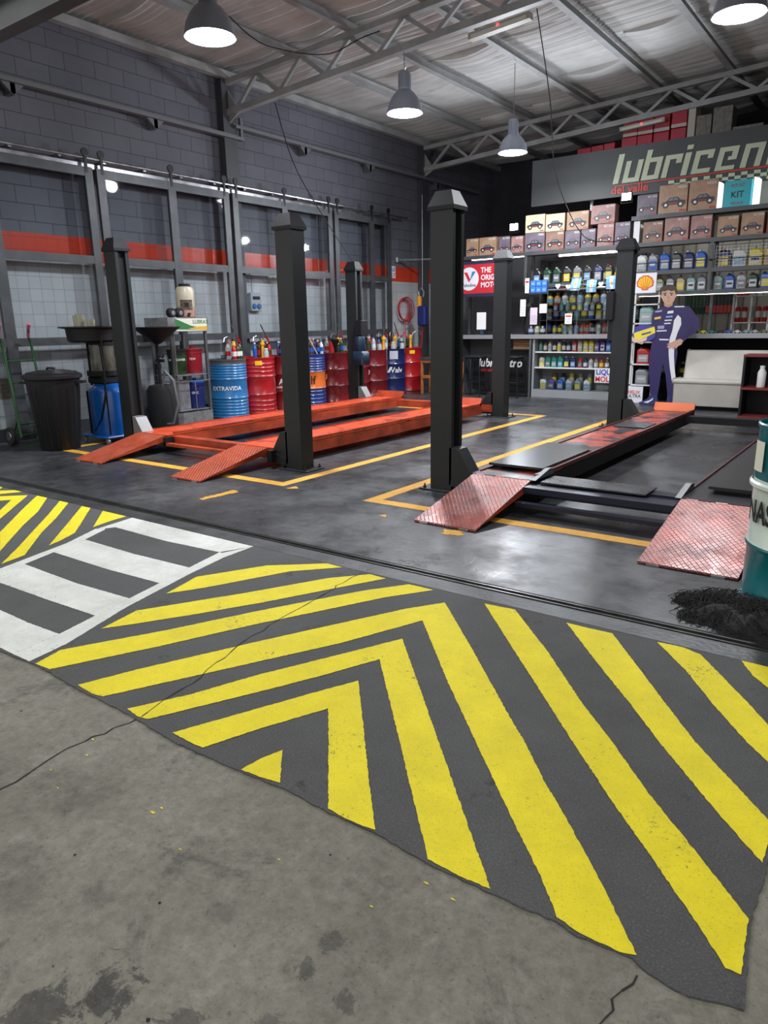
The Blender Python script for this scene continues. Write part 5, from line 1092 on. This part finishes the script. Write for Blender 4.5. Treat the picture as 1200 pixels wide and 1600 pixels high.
# banner
T=thing('oil_banner','red oil brand banner with round white emblem above the counter end','banner',(-6.92,12.75,1.84))
m=MB(); m.box(-.6,.6,0,.015,0,.66,0); m.box(-.6,.6,-.002,0,.06,.60,1); m.build('board',[mat('banner_navy',(.02,.02,.06),.5),mat('banner_red',(.50,.02,.03),.45)],T)
m=MB(); m.poly([(-.32+.215*math.cos(k*PI/18),-.004,.335+.215*math.sin(k*PI/18)) for k in range(36)],0)
m.poly([(-.43,-.006,.46),(-.36,-.006,.46),(-.29,-.006,.33),(-.32,-.006,.27)],1); m.poly([(-.32,-.006,.27),(-.29,-.006,.33),(-.25,-.006,.47),(-.17,-.006,.47)],2)
m.text('Valvoline',.085,lambda a,b:(-.32+a,-.006,.19+b),3,bold=.02,align='CENTER'); m.build('round_emblem',[mat('sign_white',(.7,.7,.75)),redt,mat('emblem_blue',(.03,.2,.45),.5),mat('banner_navy',(.02,.02,.06))],T)
m=MB()
for k,s in enumerate(('THE','ORIGINAL','MOTOR OIL')): m.text(s,.135,lambda a,b:(-.06+a,-.005,.44-.135*k+b),bold=.025,wide=.9)
m.build('lettering',mat('sign_white',(.7,.7,.75)),T)
# desk items left of the rear column
T=thing('computer_monitor','black computer monitor with paper taped on it on the counter','monitor',(-6.78,12.62,1.121))
m=MB(); m.rbox(-.17,.17,0,.03,.08,.38,.005); m.build('screen_housing',black,T)
m=MB(); m.box(-.02,.02,.0,.02,0,.1); m.box(-.1,.1,-.06,.08,0,.012); m.build('stand',black,T)
m=MB(); m.box(-.2,-.0,-.006,-.002,.1,.42); m.build('taped_paper',paper,T)
m=MB(); m.lathe([(.04,0),(.045,.01),(.045,.14),(.02,.19),(.015,.24)],n=14); T=m.build('spray_bottle',mat('pr_light blue',(.2,.38,.62)),loc=(-6.95,12.80,1.121),smooth=True); tag(T,'clear blue spray bottle behind the taped monitor','bottle'); m=MB(); m.box(-.04,.02,-.012,.012,.24,.28); m.build('trigger_head',white,T)
m=MB(); m.box(-.04,.04,0,.01,0,.22); tag(m.build('price_card',paper,loc=(-6.52,12.5,1.121)),'upright white card right of the monitor on the counter','card')
m=MB(); m.rbox(-.07,.07,0,.1,0,.18,.02); T=m.build('card_holder',mat('pr_purple',(.12,.05,.3)),loc=(-6.35,12.55,1.121)); tag(T,'dark purple holder with leaflets beside the white card','holder'); m=MB(); m.box(-.05,.05,.02,.06,.18,.26); m.build('leaflets',mat('pr_pale teal',(.2,.3,.3)),T)
m=MB(); m.lathe([(.05,0),(.09,.03),(.1,.2),(.06,.38),(.09,.5),(.05,.56),(0,.57)],n=12); tag(m.build('desk_fan',blackm,loc=(-5.95,12.75,1.121),smooth=True),'dark bulky fan standing just right of rear column on counter','fan')
for x,c,l in ((-5.78,'navy','navy tub of wipes on the counter near the notices'),(-5.66,'olive','olive tub of wipes on the counter near the notices'),(-5.55,'black','black tub of wipes on the counter near the notices')):
    product('can',.1,.1,.15,x,12.5,1.121,c,'silver','yellow',l,'tubs on the counter',cat='tub')
# flags and hearts
for k,(x,z,r) in enumerate(((-5.12,1.86,.12),(-4.82,1.82,.05),(-4.46,1.86,0))):
    T=thing('small_flag','light blue and white flag hanging under the dim shelf, %s of three'%('left','middle','right')[k],'flag',(x,12.84,z),0,'small hanging flags')
    m=MB()
    for i,(c) in enumerate((0,1,0)):
        for j in range(4):
            yj=lambda t:.012*math.sin(t*5+k); a=-.09+.06*i; s=r
            z0,z1=.02+j*.055,.02+(j+1)*.055
            m.add([(a+s*z0,yj(j),z0),(a+.06+s*z0,yj(j),z0),(a+.06+s*z1,yj(j+1),z1),(a+s*z1,yj(j+1),z1)],[(0,1,2,3)],c)
    m.poly([(r*.13+.018*math.cos(q*PI/5),-.014,.13+.018*math.sin(q*PI/5)) for q in range(10)],2)
    m.build('cloth',[mat('flag_blue',(.22,.5,.8),.6),mat('flag_white',(.75,.75,.75),.6),mat('flag_sun',(.7,.5,.05),.6)],T)
    m=MB(); m.tube([(-.10,0,.24),(.14,0,.245)],.004,6); m.build('flag_stick',mat('stick_wood',(.3,.2,.1),.6),T)
T=thing('heart_garland','string of small white hearts along the dim shelf edge','garland',(0,12.865,1.99))
m=MB(); pts=[(-5.45+.2*k,0,.0-.02*(k%2)) for k in range(7)]; m.tube(pts,.003,5); m.build('string',white,T)
for x,y,z in pts:
    m=MB(); m.prism([(x+.055*.0625*16*math.sin(t)**3*.9,z-.02+.0034*(13*math.cos(t)-5*math.cos(2*t)-2*math.cos(3*t)-math.cos(4*t))) for t in [2*PI*q/16 for q in range(16)]],'y',-.01,-.004); m.build('heart',paper,T)
T=thing('ceiling_spot','small round glowing spot lamp under the dim shelf','lamp',(-4.68,12.98,1.93)); m=MB(); m.lathe([(.075,.0),(.075,.02),(.05,.035)],n=20); m.build('housing',white,T); m=MB(); m.lathe([(.065,-.003),(.065,0)],n=20); m.build('diffuser',emis('spot_glow',(1,.97,.9),8),T)
# panel with printed name and stools
T=thing('printed_apron_panel','black hanging panel with white shop name below the counter','panel',(-6.34,12.37,.10))
m=MB(); m.box(-.58,.58,0,.012,0,.62); m.build('cloth',blackm,T)
m=MB(); m.text('lubricentro',.21,lambda a,b:(a+b*.2,-.003,.44+b),bold=.03,align='CENTER',wide=.96); m.build('lettering',wtext,T)
m=MB(); m.text('del valle',.09,lambda a,b:(a-.25,-.003,.345+b),bold=.01,align='CENTER'); m.build('small_lettering',redt,T)
for x,l in ((-6.72,'black bar stool left of the rear column at the counter'),(-5.95,'black bar stool right of the rear column at the counter')):
    T=thing('bar_stool',l,'stool',(x,12.12,0),0,'black bar stools at the counter')
    m=MB(); m.rbox(-.17,.17,-.15,.15,.70,.75,.02); m.build('seat',blackm,T)
    for a,b in ((-1,-1),(1,-1),(1,1),(-1,1)):
        m=MB(); m.tube([(a*.14,b*.12,.70),(a*.2,b*.18,.0)],.011,6); m.build('leg',black,T)
    m=MB(); m.tube([(-.18,-.155,.28),(.18,-.155,.28),(.18,.155,.28),(-.18,.155,.28),(-.18,-.155,.28)],.009,6); m.build('foot_ring',black,T)
for z,l in ((.86,'lower cardboard box on the ledge under the counter'),(.945,'upper cardboard box on the ledge under the counter')):
    m=MB(); m.rbox(-.20,.20,0,.2,0,.08,.004); T=m.build('cardboard_box',cardb,loc=(-5.98,12.6,z)); tag(T,l,'box'); m=MB(); m.box(-.2,.2,-.002,0,.03,.045); m.build('tape',mat('tape_brown',(.25,.12,.04),.4),T)
T=thing('ledge_shelf','dark ledge under the counter carrying cardboard boxes','shelf',(-6.1,12.6,.84)); m=MB(); m.box(-.36,.34,0,.26,0,.018); m.build('shelf_plate',shelf_m,T); 
# wooden trestle
T=thing('wooden_stand','orange wooden stand left of the counter by the tall column','stand',(-7.55,12.25,0)); wd=mat('orange_wood',(.50,.17,.045),.5,0,.3,9)
m=MB(); m.box(-.42,.42,-.18,.18,.66,.70); m.build('top',mat('stand_top_dark',(.05,.05,.055),.5),T)
for a in (-.39,.36):
    for b in (-.16,.14): m=MB(); m.box(a,a+.04,b,b+.04,0,.66); m.build('leg',wd,T)
m=MB(); m.box(-.35,.36,-.155,-.135,.30,.36); m.box(-.35,.36,.15,.17,.30,.36); m.box(-.35,.36,-.155,-.13,.60,.66); m.build('rail',wd,T)
m=MB(); m.lathe([(.12,0),(.14,.2),(.13,.2),(.11,.01)],n=20); tag(m.build('bucket',mat('bucket_grey',(.25,.26,.3),.4),loc=(-7.32,12.2,0),smooth=True),'small grey bucket under the orange wooden stand','bucket')
# interior right: gloves, white rack, toys
T=thing('glove_rail','black rail with hanging dark gloves on the beige panelling','rail',(-3.15,14.45,1.83)); m=MB(); m.box(-.52,.45,0,.03,0,.03); m.box(-.5,-.47,.03,.23,0,.03); m.box(.4,.43,.03,.23,0,.03); m.build('bar',black,T)
for k in range(14):
    c='dark green' if k<6 else 'black'; x=-3.58+.062*k
    T=thing('work_glove','dark %s work glove, %s from left on the rail'%('green' if k<6 else 'red tipped',ORD[k]),'glove',(x,14.43,1.42),0,'gloves hanging on the rail')
    m=MB(); m.rbox(-.028,.028,0,.03,.12,.40,.01); 
    for q in range(4): m.rbox(-.029+.015*q,-.016+.015*q,.003,.027,.0+.012*abs(q-1.5),.13,.004)
    m.build('glove_body',M['pr_'+c],T)
    if k>=6: m=MB(); m.box(-.026,.026,-.004,0,.03,.16); m.build('red_dip',M['pr_red'],T)
T=thing('white_goods_rack','white rack with red tins right of the hanging gloves','rack',(-2.45,13.9,0))
m=MB()
for x in (-.22,.06,.34): m.box(x-.015,x+.015,0,.03,1.0,2.0); m.box(x-.015,x+.015,.22,.25,0,2.0)
m.build('post',shelf_w,T)
for z in (1.28,1.72): m=MB(); m.box(-.23,.35,0,.25,z-.015,z); m.build('shelf_board',shelf_w,T)
row('can',-2.66,-2.12,14.0,1.281,.26,['red','red','white','red','red'],'on the lower level of the white goods rack','tins on the white goods rack',fill=.85,labs=['white']*5,noun='tin')
row('can',-2.66,-2.12,14.0,1.721,.24,['red','red','white','white','white'],'on the upper level of the white goods rack','tins on the white goods rack',fill=.85,labs=['grey','white','red','red','red'],noun='tin')
row('bottle',-3.75,-1.7,12.86,.45,.2,['black','brown','grey','black','yellow','black','red','white','grey','brown','black','navy'],'in the dark space under the right counter','dim goods under the right counter',fill=.6)
T=None
toyc=['white','silver','red','dark green','yellow','teal','black','blue','white','pale teal','silver','olive','beige']
for k,c in enumerate(toyc):
    T=thing('toy_car','%s toy car, %s from left on the right counter'%(c,ORD[k]),'toy car',(-3.30+.125*k,12.47,1.121),0,'toy cars in a row on the counter')
    m=MB(); m.prism([(-.052,.012),(-.052,.028),(-.035,.032),(-.02,.05),(.018,.05),(.034,.032),(.052,.028),(.052,.012)],'y',0,.045); m.build('car_body',M['pr_'+c],T)
    for wx in (-.032,.032):
        m=MB(); m.lathe([(0,-.002),(.012,-.002),(.012,.047),(0,.047)],n=10,cap=False); m.v=[(a+wx,cc,b+.012) for a,b,cc in m.v]; m.build('wheel',black,T)
# shell display rack
T=thing('oil_promo_rack','narrow white rack with a yellow shell emblem behind the cutout','rack',(-3.66,12.28,0))
m=MB(); 
for x in (-.2,.18): m.box(x,x+.025,0,.025,0,1.78); m.box(x,x+.025,.09,.115,0,1.05)
m.build('post',shelf_w,T)
for z in (.30,.64,1.0,1.3,1.6): m=MB(); m.box(-.2,.205,0,.115,z-.02,z); m.build('shelf_board',shelf_w,T)
m=MB(); m.box(-.22,.13,-.012,-.002,1.77,2.08); m.build('emblem_board',mat('sign_white',(.7,.7,.75)),T)
m=MB(); cx,cz=-.045,1.93
def shell(s,y,mi):
    P=[]
    for k in range(15):
        a=math.radians(-20+k*220/14); r=s*(1+.035*math.cos(k*PI)); P.append((cx+r*math.cos(a),y,cz-.01+r*.92*math.sin(a)))
    P+=[(cx-s*.45,y,cz-s*.62),(cx-s*.35,y,cz-s*.85),(cx+s*.35,y,cz-s*.85),(cx+s*.45,y,cz-s*.62)]
    m.poly(P,mi)
shell(.135,-.014,0); shell(.115,-.015,1)
for k in range(7):
    a=math.radians(15+k*25); dx,dz=math.cos(a),math.sin(a); n=(-dz*.004,dx*.004); x1,z1=cx+.03*dx,cz-.09; x2,z2=cx+.105*dx,cz-.01+.10*dz
    m.poly([(x1-n[0],-.016,z1-n[1]),(x1+n[0],-.016,z1+n[1]),(x2+n[0],-.016,z2+n[1]),(x2-n[0],-.016,z2-n[1])],0)
m.build('shell_emblem',[mat('shell_red',(.6,.03,.01),.5),mat('shell_yellow',(.85,.5,.01),.5)],T)
m=MB(); m.box(-.24,.05,-.03,-.012,0,.27,0); m.text('HELIX',.075,lambda a,b:(-.095+a,-.031,.15+b),1,bold=.02,align='CENTER'); m.text('ULTRA',.075,lambda a,b:(-.095+a,-.031,.085+b),2,bold=.02,align='CENTER'); m.build('base_card',[mat('sign_white',(.7,.7,.75)),redt,blt],T)
for z,c,l in ((.30,'grey','grey jug on the lowest level of the white promo rack'),(.64,'red','red jug on the second level of the white promo rack'),(1.30,'pale teal','pale teal jug on the fourth level of the white promo rack')):
    product('jug',.22,.09,.27,-3.66,12.335,z+.001,c,'silver','black',l,'jugs on the white promo rack')
product('jug',.22,.09,.27,-3.66,12.335,1.001,'black','silver','black','black jug on the third level of the white promo rack','jugs on the white promo rack')
# ------------------------------------------------------------------ cardboard cutout of a driver
T=thing('cardboard_cutout','life size cardboard cutout of a driver in a purple suit holding a helmet','cutout',(-3.28,11.98,0))
def cv(L,y,dz=0): return [((px-450)*.0025+.10-.085*((1088-py)*.00216),y,(1088-py)*.00216+dz) for px,py in L]
def layer(nm,L,mm,y0,y1,par=None):
    m=MB(); P=cv(L,0); ar=sum(P[i][0]*P[(i+1)%len(P)][2]-P[(i+1)%len(P)][0]*P[i][2] for i in range(len(P)))
    if ar>0: P=P[::-1]
    n=len(P); v=[(x,y0,z) for x,_,z in P]+[(x,y1,z) for x,_,z in P]
    m.add(v,[tuple(reversed(range(n))),tuple(range(n,2*n))]+[(i,(i+1)%n,n+(i+1)%n,n+i) for i in range(n)]); return m.build(nm,mm,par or T)
suit=mat('cut_suit',(.020,.012,.085),.5); suitd=mat('cut_suit_dark',(.014,.009,.06),.5); skin=mat('cut_skin',(.50,.30,.22),.5); hair=mat('cut_hair',(.05,.03,.02),.6); wst=mat('cut_white',(.68,.68,.72),.5)
layer('suit',[(452,372),(395,396),(382,430),(376,500),(372,560),(385,600),(372,660),(362,720),(358,800),(360,900),(364,1000),(370,1020),(410,1020),(420,960),(432,860),(446,780),(462,860),(470,960),(474,1020),(505,1015),(512,900),(522,800),(535,700),(530,640),(570,622),(600,590),(640,560),(664,510),(662,470),(640,430),(618,396),(605,378),(560,368),(520,358),(500,372)],suit,-.004,.004)
layer('white_stripe',[(538,432),(556,455),(558,500),(535,560),(522,610),(516,640),(514,720),(517,800),(524,880),(512,922),(500,900),(488,800),(482,720),(482,660),(488,600),(505,540),(515,470)],wst,-.006,-.004)
layer('sleeve_shade',[(618,500),(640,520),(628,550),(590,585),(560,610),(545,600),(590,560)],suitd,-.006,-.004)
layer('collar',[(452,372),(470,385),(500,380),(522,358),(510,352),(455,362)],suitd,-.006,-.004)
layer('neck',[(455,330),(455,368),(478,380),(505,368),(512,330)],mat('cut_skin_shade',(.40,.23,.17),.5),-.007,-.005)
layer('face',[(438,270),(440,310),(450,335),(468,356),(485,360),(502,352),(518,330),(524,300),(524,265),(500,245),(460,245)],skin,-.009,-.006)
layer('ear',[(522,285),(532,280),(533,300),(524,315)],skin,-.009,-.006); layer('ear',[(440,285),(432,280),(432,300),(440,312)],skin,-.009,-.006)
layer('hair',[(428,292),(428,262),(436,240),(455,226),(485,220),(512,226),(530,243),(537,270),(532,292),(524,285),(518,262),(500,268),(480,258),(458,268),(444,264),(438,290)],hair,-.011,-.006)
for nm,L,mm in (('eyebrow',[(448,280),(472,276),(473,282),(449,286)],hair),('eyebrow',[(487,276),(512,280),(511,286),(488,282)],hair),('eye',[(454,292),(462,288),(471,292),(462,296)],wst),('eye',[(491,292),(500,288),(508,292),(500,296)],wst),('pupil',[(457,288),(467,288),(467,296),(457,296)],hair),('pupil',[(495,288),(505,288),(505,296),(495,296)],hair),('nose',[(478,292),(484,292),(490,318),(480,322),(472,318)],mat('cut_skin_shade',(.40,.23,.17))),('mouth',[(468,334),(482,331),(498,334),(482,340)],mat('cut_lips',(.45,.15,.13),.5))):
    layer(nm,L,mm,-.0105,-.009)
hl=layer('helmet',[(272,545),(280,515),(305,498),(345,495),(380,505),(400,525),(404,560),(398,590),(375,610),(330,628),(290,632),(262,625),(248,600),(250,570)],mat('cut_helmet_blue',(.05,.05,.30),.4),-.012,-.004)
layer('visor',[(265,558),(300,545),(350,528),(396,512),(402,555),(350,585),(300,604),(268,600)],mat('cut_visor_yellow',(.80,.62,.05),.4),-.014,-.012,hl); layer('visor_slot',[(315,562),(375,545),(375,558),(316,576)],mat('cut_slot',(.08,.12,.2),.4),-.015,-.014,hl)
layer('chin_guard',[(250,572),(268,600),(300,604),(350,587),(345,612),(300,628),(264,624),(248,600)],mat('cut_cream',(.62,.50,.40),.5),-.014,-.012,hl)
layer('hand',[(290,632),(318,640),(330,628),(322,618),(292,622)],skin,-.015,-.012)
layer('hand',[(480,632),(500,624),(530,608),(552,600),(570,612),(560,640),(540,652),(528,668),(520,668),(520,656),(508,674),(500,672),(506,656),(490,674),(483,670),(492,652),(474,664),(470,658),(484,644),(470,642)],skin,-.008,-.005)
sh=mat('cut_shoe',(.02,.025,.12),.5)
layer('shoe',[(290,1072),(340,1045),(368,1008),(408,1008),(412,1050),(408,1078),(350,1088),(296,1088)],sh,-.008,.004); layer('shoe',[(474,1010),(504,1006),(506,1050),(506,1088),(474,1086),(468,1050)],sh,-.008,.004)
layer('shoe_flash',[(320,1068),(360,1050),(385,1030),(380,1048),(350,1072)],wst,-.010,-.008)
for nm,L,mm in (('patch',[(395,448),(435,440),(436,456),(397,464)],mat('cut_gold',(.7,.42,.08),.5)),('patch',[(478,405),(512,402),(510,420),(474,423)],wst),('patch',[(466,440),(506,437),(506,449),(466,452)],mat('cut_patch_blue',(.2,.3,.6),.5)),('patch',[(458,466),(502,464),(502,472),(458,474)],wst),('patch',[(455,488),(495,486),(495,494),(455,496)],wst),('patch',[(415,508),(455,506),(455,528),(415,530)],mat('cut_patch_pale',(.3,.3,.5),.5)),('patch',[(408,540),(470,538),(470,546),(408,549)],wst),('patch',[(425,600),(482,602),(482,612),(425,610)],wst),('patch',[(400,402),(442,396),(442,408),(402,414)],mat('cut_patch_pale',(.3,.3,.5))),('patch',[(515,372),(575,372),(578,380),(520,380)],wst)):
    layer(nm,L,mm,-.006,-.004)
m=MB(); m.prism([(.005,0),(.14,0),(.005,.8)],'x',-.14,-.13); m.build('rear_prop',cardb,T)
# ------------------------------------------------------------------ bench
T=thing('white_bench','off white upholstered bench with sloping back in front of the counter','bench',(0,0,0)); lea=mat('bench_vinyl',(.47,.445,.40),.5,0,.12,4,bump=.1,bs=8)
m=MB(); m.prism([(11.62,.06),(12.30,.06),(12.30,.44),(11.60,.42)][::-1],'x',-2.96,-1.35); m.build('base',lea,T,bevel=.012)
m=MB(); m.prism([(11.585,.40),(12.05,.38),(12.05,.455),(11.60,.46),(11.582,.44)][::-1],'x',-2.98,-1.33); m.build('seat',lea,T,bevel=.012)
m=MB(); m.prism([(11.98,.44),(12.10,.87),(12.22,.88),(12.22,.44)][::-1],'x',-2.92,-1.35); m.build('backrest',lea,T,bevel=.015)
m=MB(); m.box(-2.96,-1.35,11.615,11.62,.195,.20); m.build('seam',mat('seam_grey',(.15,.145,.13),.6),T)
m=MB(); m.box(-2.9,-1.4,11.68,12.25,0,.06); m.build('plinth',blackm,T)
# ------------------------------------------------------------------ tool rack at far right
T=thing('parts_cart','black open cabinet with dark red shelves right of the white bench','cabinet',(-1.62,11.08,0)); dr=mat('cart_red',(.16,.02,.02),.45)
m=MB(); m.box(-.27,-.24,-.2,.2,0,.86); m.box(.24,.27,-.2,.2,0,.86); m.box(-.24,.24,.18,.2,0,.86); m.build('side_panel',black,T)
for z in (.03,.42,.86): m=MB(); m.box(-.27,.27,-.22,.2,z-.02,z+.01); m.build('shelf_board',dr,T)
m=MB(); m.lathe([(.05,0),(.055,.01),(.055,.2),(.03,.25),(.03,.27)],n=14); T=m.build('bottle',white,loc=(-1.66,10.98,.431),smooth=True); tag(T,'white bottle on the middle shelf of the black cabinet','bottle'); m=MB(); m.lathe([(.033,.26),(.033,.29)],n=10); m.build('cap',white,T)
m=MB(); m.box(-.5,.7,-.25,.25,0,.05); 
# world
w=bpy.data.worlds.new('world'); S.world=w; w.use_nodes=True; bg=w.node_tree.nodes['Background']; bg.inputs[0].default_value=(1,.99,.95,1); bg.inputs[1].default_value=1.08

T=thing('added_fill_tube','added tube-shaped fill light on the ceiling inside the shop unit','lamp',(-2.9,13.9,3.86)); m=MB(); m.box(-.6,.6,-.03,.03,.06,.14); m.build('housing',white,T); m=MB(); m.tube([(-.58,0,.04),(.58,0,.04)],.014,8); m.build('tube',emis('added_fill_glow',(1,.98,.92),14),T)  # added fill light, tube-shaped, to brighten the dark shop interior
ld=bpy.data.lights.new('added_fill_light','AREA'); ld.shape='RECTANGLE'; ld.size=1.2; ld.size_y=.05; ld.energy=26; ld.color=(1,.98,.93); lo=bpy.data.objects.new('added_fill_light',ld); COL.objects.link(lo); lo.location=(-2.9,13.9,3.87)
T=thing('added_fill_tube','added tube-shaped fill light over the goods shelves behind the counter','lamp',(-5.1,13.4,2.5)); m=MB(); m.box(-.6,.6,-.03,.03,.06,.14); m.box(-.02,.02,-.02,.02,.14,1.5); m.build('housing',white,T); m=MB(); m.tube([(-.58,0,.04),(.58,0,.04)],.014,8); m.build('tube',emis('added_fill_glow',(1,.98,.92),14),T)  # second added fill tube, brightens the goods behind the counter
ld=bpy.data.lights.new('added_fill_light','AREA'); ld.shape='RECTANGLE'; ld.size=1.2; ld.size_y=.05; ld.energy=5; ld.color=(1,.98,.93); lo=bpy.data.objects.new('added_fill_light',ld); COL.objects.link(lo); lo.location=(-5.1,13.35,2.5)
